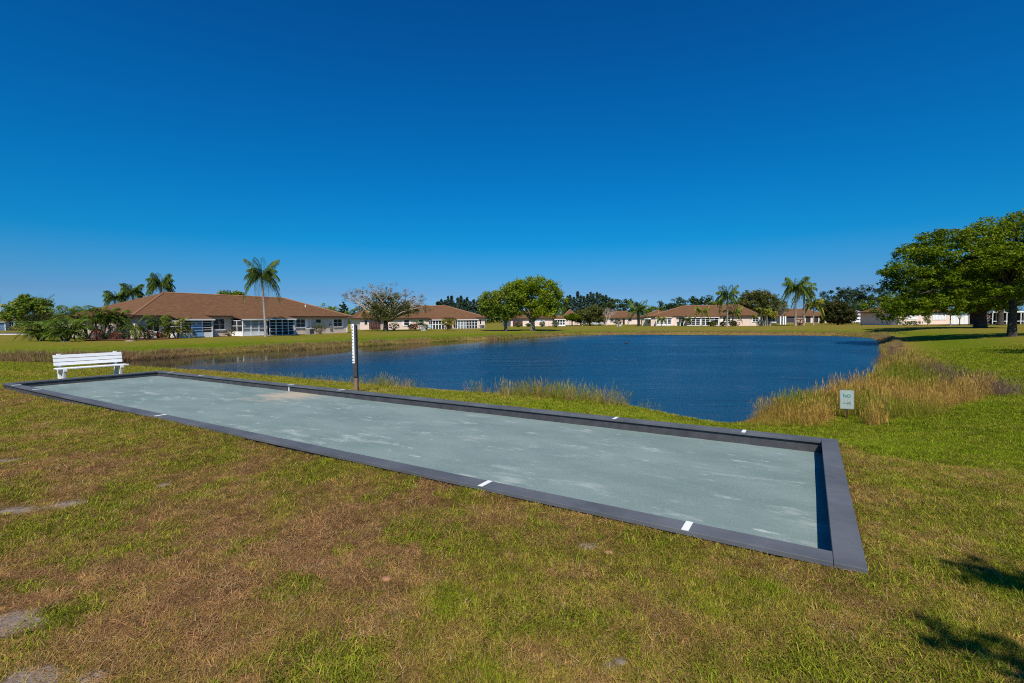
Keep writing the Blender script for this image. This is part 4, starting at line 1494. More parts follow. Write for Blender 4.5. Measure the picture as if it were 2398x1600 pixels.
tree('oak_tree', 'wide spreading oak with its grey trunk at the right edge, biggest crown of all', 2371, 39.5,
     [(-4.4, .5, 6.7, 4.3, 3.6, 2.3), (-8.3, .5, 5.1, 2.3, 2.6, 1.4), (-9.6, .4, 5.5, 1.2, 1.5, .5), (-1.1, .5, 8.0, 3.2, 3.4, 2.1), (2.1, .5, 8.2, 3.4, 3.4, 2.4), (-7.6, .5, 7.0, 1.9, 2.2, .7), (-6.0, .5, 8.1, 2.0, 2.4, .7),
      (1.9, .4, 9.5, 2.2, 2.6, 1.1), (2.6, -.5, 5.6, 2.4, 2.4, 1.8), (-5.9, 0, 4.4, 2.6, 2.2, 1.0), (-9.3, .2, 3.9, 1.4, 1.6, .7), (-2.2, 0, 5.2, 2.6, 2.2, 1.3), (1.0, -.8, 4.6, 1.6, 1.6, .9), (-7.9, .2, 3.0, 1.6, 1.6, .7), (-9.2, .3, 2.8, 1.7, 1.6, .8), (-6.8, .3, 3.1, 1.6, 1.5, .8), (-.5, -4.0, 6.6, 3.4, 2.4, 1.2), (2.6, -3.6, 6.8, 2.6, 2.2, 1.4), (-3.5, -2.5, 6.2, 2.4, 2.0, 1.0), (-1.6, -1.8, 3.7, 1.7, 1.3, .7), (2.0, -2.0, 4.2, 1.8, 1.5, .9), (-4.2, -1.4, 3.6, 1.8, 1.4, .7)],
     G['oak'], OAKB, size=.20, ncl=840, per=88, rcl=.62, r0=.27, fork=3.3, nl=40, seed=12, shell=.4, flat=.55, twigs=40)
t3 = [o_ for o_ in COL.objects if o_.get('label', '').startswith('wide spreading oak with its grey trunk')][0]
rs = np.random.default_rng(61)
mb = MB()
for k in range(70):
    p0 = Vector((rs.uniform(-.6, 1.6), rs.uniform(-1.8, -.3), rs.uniform(2.7, 4.6)))
    d_ = Vector((rs.normal(), rs.normal() * .6, rs.normal() * .6 + .1)).normalized() * rs.uniform(.5, 1.2)
    mb.tube([Vector((0, 0, 3.2)).lerp(p0, .55), p0, p0 + d_ * .5 + Vector((0, 0, -.05)), p0 + d_], [.022, .016, .010, .004], 4)
mb.build('dead_twigs', PALE, t3)
for ch in t3.children:
    if ch.name.startswith('crown'):
        ch.location.x = .55
tree('oak_tree', 'dark trunked oak standing behind the two right hand trunks', 2343, 82,
     [(0, 0, 8.2, 5.4, 5, 3.4), (4.2, 0, 10, 4, 4, 3.2), (5.5, 0, 5.5, 4, 4, 2)], G['oak'], OAKB, size=.34, ncl=200, per=60, rcl=1.0, r0=.42, fork=2.6, nl=14, seed=14, shell=.5)
tree('small_tree', 'thin young tree with open branches in front of the white board fence', 2247, 82,
     [(0, 0, 3.2, 1.7, 1.5, .9), (-1.0, 0, 2.5, 1.0, 1, .6), (1.1, 0, 2.6, .9, 1, .6)], G['oak'], OAKB, size=.2, ncl=46, per=36, rcl=.45, r0=.07, fork=1.0, nl=14, seed=15, shell=.3)
tree('small_tree', 'upright yellow green shrub tree by the ribbed white shutters', 2173, 88,
     [(0, 0, 1.6, .75, .7, 1.3), (.1, 0, 2.9, .5, .5, .7)], G['yellow'], BARK, size=.2, ncl=40, per=40, rcl=.35, r0=.07, fork=.6, nl=6, seed=16)
# the sparse flowering tree
tree('flowering_tree', 'sparse grey flowering tree with twisted branches in front of the second villa', 903, 86,
     [(-1.6, 0, 4.2, 3.4, 3.0, 2.1), (-.3, -.8, 3.0, 2.8, 2.4, 1.6), (3.6, 0, 3.9, 2.6, 2.4, 1.6), (.6, 0, 5.8, 2.2, 2.2, 1.0)],
     G['olive'], OAKB, size=.24, ncl=230, per=55, rcl=.75, r0=.42, fork=1.7, nl=16, seed=21, shell=.25)
tw = [o_ for o_ in COL.objects if o_.name.startswith('flowering_tree')][0]
rs = np.random.default_rng(5)
cc, pts = crown_points([(-4.6, 0, 6.2, 2.6, 2.4, 1.9), (-1.8, 0, 7.2, 2.4, 2.4, 1.5), (1.8, 0, 6.9, 2.8, 2.4, 1.6), (4.8, 0, 5.4, 2.8, 2.4, 1.7), (6.6, 0, 4.2, 1.8, 1.8, 1.0), (-6.2, 0, 6.0, 1.6, 1.8, 1.2)], 150, 22, .55, rs, .4)
v, f = leaf_quads(pts, .19, rs)
link('blossom', raw_mesh('blossom', v, f, G['blossom']), tw)
bb = MB()
for q in cc[:100]:
    q = Vector(q)
    f0 = Vector((rs.normal() * .5, rs.normal() * .4, 1.9))
    mid = f0.lerp(q, .5) + Vector((rs.normal() * .5, rs.normal() * .5, .3))
    m2 = f0.lerp(q, .78) + Vector((rs.normal() * .35, rs.normal() * .3, .25))
    bb.tube([f0, mid, m2, q, q + Vector((rs.normal() * .5, rs.normal() * .4, .5))], [.13, .075, .045, .028, .012], 5)
bb.build('branches', PALE, tw, smooth=True)
sh = lambda *a, **k: tree(*a, **k)

# trees behind the roofs
tree('tree', 'leafy yellow green tree rising behind the near villa roof', 548, 100, [(-1.2, 0, 5.9, 2.9, 2.6, 2.3), (.8, 0, 6.3, 1.9, 2, 1.6), (3.6, 0, 5.6, 1.9, 2, 1.4)], G['yellow'], BARK, size=.36, ncl=110, per=60, rcl=.7, r0=.25, fork=3, seed=31)
tree('tree', 'bright green rounded tree at the far left behind the dark shrubs', 70, 58, [(-.6, 0, 3.1, 2.1, 1.8, 1.4), (.9, 0, 3.6, 1.6, 1.6, 1.1), (-.3, 0, 4.5, .9, .9, .7), (-2.0, 0, 2.5, .9, 1, .7), (-1.3, 0, 4.0, .7, .7, .6)], G['yellow'], BARK, size=.26, ncl=110, per=60, rcl=.5, r0=.16, fork=1.2, seed=32)
tree('tree', 'brownish flat topped shrub tree below the bright green tree at far left', 104, 56, [(.2, 0, 2.3, 2.4, 1.5, .6), (1.8, 0, 2.0, 1.4, 1.3, .5)], G['mango'], BARK, size=.2, ncl=60, per=60, rcl=.4, r0=.12, fork=1.0, seed=33)
tree('tree', 'rounded olive tree on one dark stem, right of the big round oak', 1381, 148, [(-.8, 0, 3.3, 4.2, 3.4, 2.3), (1.6, 0, 4.4, 3.0, 2.8, 1.9), (-4.2, 0, 2.0, 1.9, 2, 1.0), (3.4, 0, 2.2, 1.6, 2, 1.1)], G['olive'], OAKB, size=.42, ncl=170, per=60, rcl=.9, r0=.3, fork=1.2, nl=12, seed=34)
tree('tree', 'dark shrubby tree in front of the white carport posts beside the oak', 1340, 146, [(0, 0, 2.6, 2.6, 2, 1.0)], G['oak'], OAKB, size=.38, ncl=60, per=50, rcl=.7, r0=.14, fork=1.2, nl=8, seed=35)
# leafless tree
bt = thing('bare_tree', 'leafless pinkish grey tree left of the small pinkish villa', 'tree', stand(1419, 150))
rs = np.random.default_rng(17)
mb = MB()
def grow(p, d, r, L, lv):
    q = p + d * L
    mb.tube([p, p.lerp(q, .5) + Vector(rs.normal(size=3)) * L * .05, q], [r, r * .85, r * .7], 5 if lv < 2 else 4)
    if lv >= 5:
        return
    for k in range(3 if lv < 4 else 3):
        nd_ = (d + Vector((rs.normal() * .55, rs.normal() * .55, rs.normal() * .25 + .12))).normalized()
        grow(q, nd_, r * .62, L * .74, lv + 1)
for dd in (Vector((-.35, 0, 1)), Vector((.15, .1, 1)), Vector((.6, 0, .9))):
    grow(Vector((0, 0, .6)), dd.normalized(), .14, 1.75, 1)
mb.tube([(0, 0, -.2), (0, 0, .9)], [.3, .22], 8)
mb.build('branches', PALE, bt, smooth=True)
tree('tree', 'broad green and rust tree behind the right end of the long far villa', 1776, 165, [(0, 0, 6.8, 7.0, 5, 4.2), (-1.0, 0, 9.4, 4.6, 4, 1.9), (5.2, 0, 6.2, 4.2, 4, 3.2), (-5.4, 0, 5.4, 3.4, 3.4, 2.6)], G['olive'], BARK, size=.55, ncl=260, per=65, rcl=1.2, r0=.4, fork=2.5, nl=14, seed=36)
tree('tree', 'dense dark bronze green bush tree left of the white car', 1962, 118, [(0, 0, 2.9, 3.6, 3.0, 2.5), (-.6, 0, 4.6, 2.2, 2, 1.1), (2.4, 0, 2.2, 1.9, 2, 1.6), (-2.6, 0, 2.0, 1.6, 2, 1.5)], G['mango'], OAKB, size=.42, ncl=170, per=75, rcl=.75, r0=.25, fork=.8, nl=8, seed=37)
tree('tree', 'thin grey twiggy tree right of the long far villa', 1832, 140, [(0, 0, 4.2, 1.8, 1.6, 2.4)], G['blossom'], PALE, size=.25, ncl=40, per=26, rcl=.6, r0=.16, fork=1.8, nl=20, seed=38, shell=.2, twigs=20)

# distant trees one can tell apart
far_trees = [
    # px, depth, width m, height m, kind, label
    (1566, 235, 16, 10.5, 'dark', 'low dark tree right of the leaning palm'),
    (1612, 225, 15, 12.5, 'dark', 'dark tree over the left part of the long far roof'),
    (1652, 225, 14, 14.0, 'dark', 'taller dark tree over the middle of the long far roof'),
    (1686, 220, 12, 11.5, 'oak', 'green tree left of the tall palm over the far roof'),
    (1460, 215, 15, 12.0, 'dark', 'dark tree between the leafless tree and the leaning palm'),
    (1437, 230, 12, 10.0, 'dark', 'dark tree behind the leafless tree'),
    (1510, 230, 16, 9.0, 'oak', 'low green tree behind the leaning palm'),
    (1920, 190, 10, 10.5, 'dark', 'dark tree right of the three tall palms'),
    (1962, 215, 16, 14.0, 'pine', 'flat topped pine over the dark bush tree'),
    (1998, 220, 17, 16.5, 'pine', 'tallest flat topped pine over the grey roof'),
    (2034, 220, 17, 15.8, 'pine', 'flat topped pine over the clipped hedge'),
    (2068, 210, 13, 13.0, 'dark', 'dark tree next to the oak crown on the right'),
    (2100, 200, 14, 12.5, 'dark', 'dark tree half behind the oak crown on the right'),
    (2010, 175, 15, 8.0, 'dark', 'low dark tree directly over the grey roof'),
    (2050, 172, 14, 8.0, 'oak', 'low green tree above the clipped hedge'),
    (768, 150, 9, 7.3, 'oak_bright', 'small round green tree over the right end of the near roof'),
    (805, 150, 4, 7.8, 'pine', 'small dark conifer right of the near roof end'),
    (836, 128, 7, 5.4, 'yellow', 'yellow green bush tree left of the flowering tree'),
    (170, 170, 12, 7.4, 'oak', 'low green tree behind the roof at far left'),
]
for i, (px, d, w_, hgt, kd, lab) in enumerate(far_trees):
    if 'flat topped' in lab:
        bl_ = [(0, 0, hgt * .86, w_ * .5, w_ * .4, hgt * .12), (-w_ * .25, 0, hgt * .70, w_ * .3, w_ * .3, hgt * .12), (w_ * .28, 0, hgt * .62, w_ * .28, w_ * .3, hgt * .13)]
    elif 'conifer' in lab:
        bl_ = [(0, 0, hgt * .6, w_ * .33, w_ * .33, hgt * .4)]
    else:
        bl_ = [(0, 0, hgt * .55, w_ * .5, w_ * .4, hgt * .32), (-w_ * .2, 0, hgt * .78, w_ * .28, w_ * .25, hgt * .2), (w_ * .25, 0, hgt * .66, w_ * .28, w_ * .25, hgt * .22)]
    tree('tree', lab, px, d, bl_, G[kd], OAKB, size=.0032 * d, ncl=60, per=42, rcl=w_ * .085, r0=.3, fork=hgt * .35, nl=5, seed=100 + i)

def conifer(px, depth, hgt, wd, lab, seed):
    rs = np.random.default_rng(seed)
    t = thing('pine_tree', lab, 'tree', stand(px, depth), 0, 'row of tall dark pines behind the villas')
    n_ = 620
    zz = rs.random(n_) ** .75
    rad = wd * .5 * (1.06 - zz) ** .7 * rs.uniform(.25, 1, n_) * (1 + .35 * np.sin(zz * 23 + seed))
    an = rs.random(n_) * 6.283
    C = np.stack([rad * np.cos(an), rad * np.sin(an), hgt * (.12 + .88 * zz)], 1)
    v, f = leaf_quads(C, 1.15, rs, aspect=.4)
    link('crown', raw_mesh('crown', v, f, G['pine']), t)
    MB().tube([(0, 0, -.5), (0, 0, hgt * .6), (0, 0, hgt * .96)], [.3, .2, .06], 6).build('trunk', OAKB, t)
rs = np.random.default_rng(44)
row1 = [(1017, 9), (1026, 12), (1034, 13.2), (1043, 12.8), (1050, 14.8), (1058, 15), (1066, 11), (1073, 14), (1080, 15), (1088, 13), (1094, 14.2), (1102, 12), (1110, 13), (1119, 12.4), (1128, 12), (1136, 13.8), (1142, 14)]
row2 = [(1322, 13), (1329, 14.8), (1335, 15.2), (1344, 14), (1353, 17), (1360, 15), (1368, 14.4), (1376, 15.5), (1383, 16.6), (1390, 15.8), (1398, 16.5), (1405, 15.8), (1412, 14.8), (1419, 15), (1427, 13.6), (1434, 13)]
side_w = ('left', 'right')
for r_i, row in enumerate((row1, row2)):
    for i, (px, hg) in enumerate(row):
        lab = 'tall dark pine in the row left of the big round oak' if r_i == 0 else 'tall dark pine in the row right of the big round oak'
        conifer(px, 262, hg, 6.2, lab, 300 + i + 40 * r_i)

# ---------------------------------------------------------------- palms
def frond_mesh(L, droop, nleaf, leaf, rs, lift=.5, width=.045, hang=.55):
    """arching frond along +x: rachis and two rows of leaflets"""
    v, f = [], []
    ts = np.linspace(0, 1, 9)
    px_ = L * (ts - .10 * ts ** 2)
    pz_ = L * (lift * ts - droop * ts ** 2.1)
    for i in range(8):
        n = len(v)
        r_ = .022 * (1 - i / 9) * L / 2
        v += [(px_[i], -r_, pz_[i]), (px_[i], r_, pz_[i]), (px_[i + 1], r_ * .85, pz_[i + 1]), (px_[i + 1], -r_ * .85, pz_[i + 1])]
        f += [(n, n + 1, n + 2), (n, n + 2, n + 3)]
    for k in range(nleaf):
        t = .12 + .88 * (k + .5) / nleaf
        x, z = np.interp(t, ts, px_), np.interp(t, ts, pz_)
        ll = leaf * 1.15 * (math.sin(math.pi * min(1, t * .9 + .1)) ** .6 + .15) * rs.uniform(.8, 1.15)
        for s in (-1, 1):
            n = len(v)
            a = rs.uniform(.75, 1.05)
            hg = hang * rs.uniform(.5, 1.4)
            m_ = (x + ll * .35 * (1 - a * .4), s * ll * .5 * a, z - ll * .5 * hg * .4)
            e = (x + ll * .6, s * ll * .8 * a, z - ll * hg)
            v += [(x - width * .5, 0, z), (x + width * .5, 0, z), m_, (m_[0] + width, m_[1], m_[2]), e]
            f += [(n, n + 1, n + 3), (n, n + 3, n + 2), (n + 2, n + 3, n + 4)]
    return np.array(v), np.array(f)

def palm(name, label, px, depth, H, L, nf, mt, seed, r0=.16, droop=.9, leaf=.5, nleaf=26, lean=0.0, hang=.8, parts=True, cat='palm tree', group=None, width=None, lifts=(-.2, 1.0), top=.0, bark='palm_trunk', base=None, swell=1.0):
    rs = np.random.default_rng(seed)
    b = base if base is not None else stand(px, depth)
    t = thing(name, label, cat, b, 0, group)
    if H > 0:
        mb = MB()
        k = 9
        mb.tube([(lean * (i / k) ** 1.6, 0, H * i / k - (.2 if i == 0 else 0)) for i in range(k + 1)], [r0 * (1.35 if i == 0 else 1.0 + .12 * (i % 2) - .25 * i / k) * (swell if 1 < i < 5 else 1) for i in range(k + 1)], 9)
        mb.build('trunk', M[bark], t, smooth=True)
        if top:
            MB().tube([(lean, 0, H - .05), (lean, 0, H + top * .6), (lean, 0, H + top)], [r0 * .85, r0 * .7, r0 * .3], 8).build('crownshaft', G['palm'], t, smooth=True)
    width = width or .0011 * depth
    kinds = []
    for q in range(5):
        lf = lifts[0] + (lifts[1] - lifts[0]) * q / 4
        v, f = frond_mesh(L * rs.uniform(.88, 1.1), droop * (.55 + .12 * (4 - q)), nleaf, leaf, rs, lf, width, hang)
        kinds.append((v, f))
    allv, allf, off = [], [], 0
    meshes = [raw_mesh('frond', v, f, mt) for v, f in kinds] if parts else None
    for i in range(nf):
        q = min(4, int(5 * (i + rs.random() * .8) / nf))
        az = i * 2.39996 + rs.normal() * .18
        roll = rs.normal() * .12
        if parts:
            o = link('frond', meshes[q], t)
            o.location = (lean, 0, H + top * .8)
            o.rotation_euler = (roll, 0, az)
        else:
            v, f = kinds[q]
            c, s = math.cos(az), math.sin(az)
            allv.append(np.stack([v[:, 0] * c - v[:, 1] * s + lean, v[:, 0] * s + v[:, 1] * c, v[:, 2] + H + top * .8], 1))
            allf.append(f + off)
            off += len(v)
    if not parts:
        link('crown', raw_mesh('crown', np.concatenate(allv), np.concatenate(allf), mt), t)
    return t

palm('palm_tree', 'single tall slim palm standing alone before the near villa', 621, 57.5, 6.8, 2.05, 38, G['palm'], 51, r0=.135, droop=1.45, leaf=.50, nleaf=34, lean=-.25, hang=1.15, top=.5, lifts=(.1, 1.75), width=.05)
palm('palm_tree', 'tallest of the three palms behind the near villa roof', 379, 82, 7.7, 2.1, 32, G['palm'], 52, r0=.2, leaf=.6, nleaf=28, top=.6, lifts=(0, 1.7), droop=1.4, hang=1.1)
palm('palm_tree', 'middle one of the three palms behind the near villa roof', 313, 84, 6.6, 1.85, 28, G['palm'], 53, r0=.18, leaf=.55, nleaf=26, top=.5, lifts=(0, 1.5), droop=1.4, hang=1.1)
palm('palm_tree', 'lowest of the three palms behind the near villa roof', 271, 82, 5.6, 1.6, 26, G['palm'], 54, r0=.16, leaf=.5, nleaf=24, top=.5, lifts=(-.1, 1.4), droop=1.35, hang=1.0)
palm('palm_tree', 'dark stiff palm head rising out of the bright green tree at far left', 93, 60, 4.0, 1.55, 18, G['cycad'], 55, r0=.16, leaf=.5, nleaf=16, droop=.6, hang=.3, lifts=(-.3, 1.2))
palm('palm_tree', 'thick leaning palm right of the small pinkish villa', 1496, 129, 4.2, 3.3, 20, G['palm'], 56, r0=.38, leaf=.8, nleaf=22, lean=-.2, droop=.9, hang=.6, lifts=(-.3, 1.4), parts=False, bark='dark_trunk')
palm('palm_tree', 'small palm by the left end of the far white porch', 1549, 122, 1.9, 1.25, 14, G['palm_y'], 57, r0=.08, leaf=.4, nleaf=16, parts=False, lifts=(-.2, 1.1))
palm('palm_tree', 'small dark palm beside the green wheeled bins', 1608, 121, 1.8, 1.25, 14, G['palm'], 58, r0=.1, leaf=.4, nleaf=16, parts=False, lifts=(-.2, 1.1))
palm('palm_tree', 'yellowish palm on a thin pale trunk before the middle of the far villa', 1644, 111, 3.6, 1.8, 15, G['palm_y'], 59, r0=.10, leaf=.5, nleaf=18, parts=False, lifts=(-.1, 1.2), droop=1.1, hang=.9)
palm('palm_tree', 'tall palm before the right part of the far villa, ragged crown with dead fronds', 1703, 110, 6.6, 2.6, 28, G['palm'], 60, r0=.2, leaf=.7, nleaf=22, parts=True, top=.6, lifts=(-.5, 1.7), droop=1.35, hang=1.1)
palm('palm_tree', 'yellowing palm right behind the ragged tall palm', 1716, 113, 3.4, 2.3, 14, G['palm_y'], 61, r0=.16, leaf=.6, nleaf=20, parts=False, lifts=(-.3, 1.0), hang=.9)
palm('palm_tree', 'tallest palm of the three right of the long far villa', 1863, 112, 8.3, 3.1, 28, G['palm'], 62, r0=.22, leaf=.8, nleaf=24, parts=True, top=.7, lifts=(0, 1.6), droop=1.4, hang=1.1)
palm('palm_tree', 'second palm of the three, bending right behind the tallest', 1882, 118, 7.7, 3.0, 24, G['palm'], 63, r0=.24, leaf=.8, nleaf=22, parts=True, top=.6, lifts=(0, 1.5), droop=1.4, hang=1.1)
palm('palm_tree', 'shortest yellow palm of the three right of the far villa', 1905, 118, 5.2, 2.4, 16, G['palm_y'], 64, r0=.15, leaf=.7, nleaf=20, parts=False, top=.4, lifts=(-.4, 1.0), droop=1.1, hang=1.0)
# clump of slender palms hiding the right corner of the far villa
cl = thing('palm_clump', 'clump of slender palms hiding the right corner of the far villa', 'palm clump', stand(1795, 112))
rs = np.random.default_rng(66)
mb = MB()
vv, ff, off = [], [], 0
for k in range(11):
    x0_, y0_ = rs.uniform(-2.2, 2.2), rs.uniform(-1, 1)
    hh = rs.uniform(2.4, 4.3)
    dx = rs.normal() * .5
    mb.tube([(x0_ * .5, y0_, -.2), (x0_ * .75, y0_, hh * .5), (x0_ + dx, y0_, hh)], [.10, .08, .07], 6)
    for i in range(10):
        v, f = frond_mesh(1.15, .7, 12, .42, rs, rs.uniform(-.2, 1.2), .10, .7)
        az = rs.random() * 6.28
        c, s = math.cos(az), math.sin(az)
        vv.append(np.stack([v[:, 0] * c - v[:, 1] * s + x0_ + dx, v[:, 0] * s + v[:, 1] * c + y0_, v[:, 2] + hh], 1))
        ff.append(f + off)
        off += len(v)
mb.build('trunk', M['palm_trunk'], cl, smooth=True)
link('crown', raw_mesh('crown', np.concatenate(vv), np.concatenate(ff), G['palm_y']), cl)

def multi_palm(label, px, depth, stems, H, L, nf, seed, mt='cycad', spread=.5, name='shrub_palm', base=None, leaf=.30, hang=.5, droop=1.05):
    """low palm of several leaning stems, each with a head of arching fronds"""
    rs = np.random.default_rng(seed)
    t = thing(name, label, 'shrub palm', base if base is not None else stand(px, depth), 0, 'palms planted round the near villa')
    meshes = []
    for q in range(6):
        v, f = frond_mesh(L * rs.uniform(.85, 1.15), droop * rs.uniform(.9, 1.3), 24, leaf, rs, .2 + .34 * q, .02 + .0006 * depth, hang)
        meshes.append(raw_mesh('frond', v, f, G[mt]))
    for k in range(stems):
        az = k * 6.283 / stems + rs.random()
        ex, ey = spread * math.cos(az) * (stems > 1), spread * math.sin(az) * (stems > 1)
        hk = H * rs.uniform(.8, 1.15)
        MB().tube([(ex * .15, ey * .15, -.1), (ex * .6, ey * .6, hk * .5), (ex, ey, hk)], [.09, .075, .085], 7).build('trunk', OAKB, t, smooth=True)
        for i in range(int(nf * 1.2)):
            o = link('frond', meshes[min(5, int(6 * (i + rs.random() * .7) / nf))], t)
            o.location = (ex, ey, hk)
            o.rotation_euler = (rs.normal() * .15, 0, i * 2.4 + rs.random() * .5)
    return t
multi_palm('dark arching shrub palm, leftmost of the two on the open lawn', 94, 45.5, 4, .75, 1.5, 14, 71)
multi_palm('dark arching shrub palm with a white ring at its foot on the open lawn', 152, 43.5, 4, .75, 1.6, 15, 72)
o = MB().tube([(0, 0, 0), (0, 0, .05)], [.38, .36], 14).build('edging_ring', M['concrete'])
g = stand(152, 43.2)
o.location = g
tag(o, 'pale ring around the foot of the right shrub palm on the lawn', 'edging')
multi_palm('tall dark feathery palm left end of the planting bed', 168, 50, 2, 2.0, 1.6, 13, 73, leaf=.36)
multi_palm('bushy dark palm in the bed, second from its left end', 203, 50, 3, 1.2, 1.5, 12, 74, leaf=.36)
multi_palm('dark palm with a pale slanting trunk in the bed before the near villa', 236, 49, 2, 2.3, 1.5, 14, 75, leaf=.38)
multi_palm('dark palm in front of the villa corner, right of the slanting trunk', 262, 49, 2, 2.25, 1.4, 14, 76, leaf=.38)
multi_palm('low palm before the villa end window', 316, 47, 1, 1.2, 1.15, 13, 77, mt='palm', leaf=.3)
multi_palm('palm on a thin stem in front of the left villa window', 368, 49.5, 1, 1.75, 1.35, 15, 78, mt='cycad', leaf=.32)
multi_palm('yellow green palm against the left screened porch', 412, 50.5, 2, .95, 1.6, 13, 79, mt='palm_y', leaf=.34, spread=.35)
multi_palm('small palm beside the pale blue garden chair', 983, 99, 1, 1.0, 1.3, 13, 80, mt='cycad', leaf=.3)

# ---------------------------------------------------------------- shrubs and hedges
def shrub(label, px, depth, rx, rz, mt, seed, n=420, size=None, zc=None, name='shrub', stem=True, group=None, ry=None, base=None, cat='shrub', flat=False):
    rs = np.random.default_rng(seed)
    t = thing(name, label, cat, base if base is not None else stand(px, depth), 0, group)
    zc = rz if zc is None else zc
    u = rs.normal(size=(n, 3))
    u /= np.linalg.norm(u, axis=1)[:, None]
    if flat:
        u = np.sign(u) * np.abs(u) ** .55
        u /= np.max(np.abs(u), axis=1)[:, None] ** .75
    r = rs.uniform(.55, 1.0, (n, 1)) * (1 + .18 * np.sin(u[:, :1] * 7 + seed) * np.cos(u[:, 1:2] * 6))
    C = np.array([0, 0, zc]) + u * r * np.array([rx, ry or rx * .85, rz])
    v, f = leaf_quads(C, size or .0028 * depth, rs)
    link('foliage', raw_mesh('foliage', v, f, G[mt]), t)
    if stem:
        mb = MB()
        for k in range(5):
            q = C[rs.integers(n)] * np.array([.6, .6, .9])
            mb.tube([(0, 0, -.1), (q[0] * .4, q[1] * .4, abs(q[2]) * .5), tuple(q)], [.05, .035, .015], 5)
        mb.build('stems', OAKB, t)
    return t
def along(hh, px, v):
    q = hh.pos(px, v)
    q.z = gz(q.x, q.y)
    return q
shrub('round grey green bush against the right end wall of the near villa', 0, 70, 1.05, .85, 'olive', 401, 500, .17, base=along(H1, 748, -.7))
shrub('little bright green bush on a short stem on the lawn before the planting bed', 317, 44, .55, .62, 'oak_bright', 402, 260, .14, zc=.75)
o = MB().tube([(0, 0, 0), (0, 0, .05)], [.32, .3], 12).build('edging_ring', M['concrete'])
o.location = stand(302, 43.5)
tag(o, 'pale flat stone left of the little bright green bush', 'edging')
beds = [(226, 46.5, .55, .5, 'red', 'red leaved croton at the left end of the bed'), (247, 47, .5, .35, 'dark', 'low dark plant right of the red croton'), (271, 47, .55, .4, 'red', 'bronze red plant in the bed below the villa corner'),
        (288, 47.5, .8, .75, 'olive', 'loose grey green shrub at the villa corner'), (300, 48, .7, .9, 'dark', 'dark shrub below the villa end window'), (336, 47.5, .6, .55, 'mango', 'bronze shrub left of the birdbath'),
        (347, 48.5, .5, .5, 'red', 'reddish shrub behind the birdbath'), (386, 50, .5, .5, 'hedge_y', 'yellow green plant right of the terracotta pot'), (396, 51, .6, .6, 'dark', 'dark plant left of the yellow green palm'),
        (188, 48, .5, .35, 'oak', 'low green plant at the far left of the bed')]
for i, (px, d, rx, rz, mt_, lab) in enumerate(beds):
    shrub(lab, px, d, rx, rz, mt_, 410 + i, 220, .15)
bed = MB()
pts = [stand(px, d) for px, d in ((196, 46), (232, 45.2), (270, 45.2), (310, 45.6), (350, 46.5), (400, 48.6), (424, 50.5), (404, 52), (350, 49.5), (300, 50), (230, 50), (196, 49))]
ctr = sum(pts, Vector()) / len(pts)
ctr.z = gz(ctr.x, ctr.y)
for i in range(len(pts)):
    bed.face([ctr + Vector((0, 0, .10)), pts[i] + Vector((0, 0, .05)), pts[(i + 1) % len(pts)] + Vector((0, 0, .05))])
tag(bed.build('planting_bed', M['mulch']), kind='structure')
q = along(H1, 535, -.8)
shrub('brownish low shrub by the tan wall between the two porches', 0, 62, .8, .42, 'mango', 430, 200, .16, base=q)
# trimmed bush with a yellow flat top
tb = shrub('trimmed bush with a flat yellow top on the lawn before the second villa', 1049, 88, 1.25, .55, 'hedge_y', 431, 520, .24, zc=1.55, flat=True, cat='bush')
rs = np.random.default_rng(9)
C = np.array([0, 0, .85]) + rs.normal(size=(240, 3)) * np.array([.42, .4, .32])
v, f = leaf_quads(C, .22, rs)
link('lower_foliage', raw_mesh('lower_foliage', v, f, G['dark']), tb)
gard = [(922, 93, 1.1, .8, 'dark', 'dark rounded shrub at the foot of the flowering tree'), (962, 100, .8, .6, 'mango', 'rusty shrub below the shuttered window of the second villa'),
        (972, 98, .7, .7, 'red', 'reddish shrub left of the small palm at the second villa'), (996, 99, .6, .6, 'olive', 'grey green shrub right of the small palm at the second villa'),
        (1214, 128, .9, .6, 'olive', 'low shrub before the dark red boards by the big oak'), (1237, 138, .7, .5, 'dark', 'low dark shrub left of the big oak trunk'), (1270, 134, .9, .8, 'olive', 'shrub right of the big oak trunk'),
        (1447, 158, 1.5, 1.1, 'dark', 'big round clipped bush before the small pinkish villa'), (1664, 116, 1.0, .55, 'dark', 'low dark shrub before the right far porch'), (1672, 114, .85, .75, 'hedge_y', 'yellow green bush before the right far porch'),
        (1693, 113, .8, .6, 'dark', 'dark bush left of the ragged tall palm foot'), (1714, 113, .7, .75, 'olive', 'bush right of the ragged tall palm foot'), (1721, 114, .5, .6, 'dark', 'small dark bush left of the hose reel'),
        (1781, 111, .8, .8, 'spiky', 'blue green spiky plant at the foot of the palm clump'), (1872, 116, 1.2, .9, 'red', 'dark red shrub between the three palm trunks'), (1925, 150, .8, .6, 'dark', 'small dark shrub before the right wall of the carport villa'),
        (2120, 92, 1.6, .45, 'hedge', 'low loose hedge below the left wall of the pale villa'), (2142, 92, 1.4, .45, 'hedge', 'low loose hedge right part below the pale villa wall'), (2305, 80, .9, 1.2, 'bare', 'dry pinkish twig bush behind the thick oak trunk'),
        (35, 108, 1.8, .5, 'olive', 'low hedge before the villa at the left edge'), (1300, 120, .9, .9, 'olive', 'grey green shrub before the porch right of the big oak')]
for i, (px, d, rx, rz, mt_, lab) in enumerate(gard):
    shrub(lab, px, d, rx, rz, mt_, 450 + i, 260)
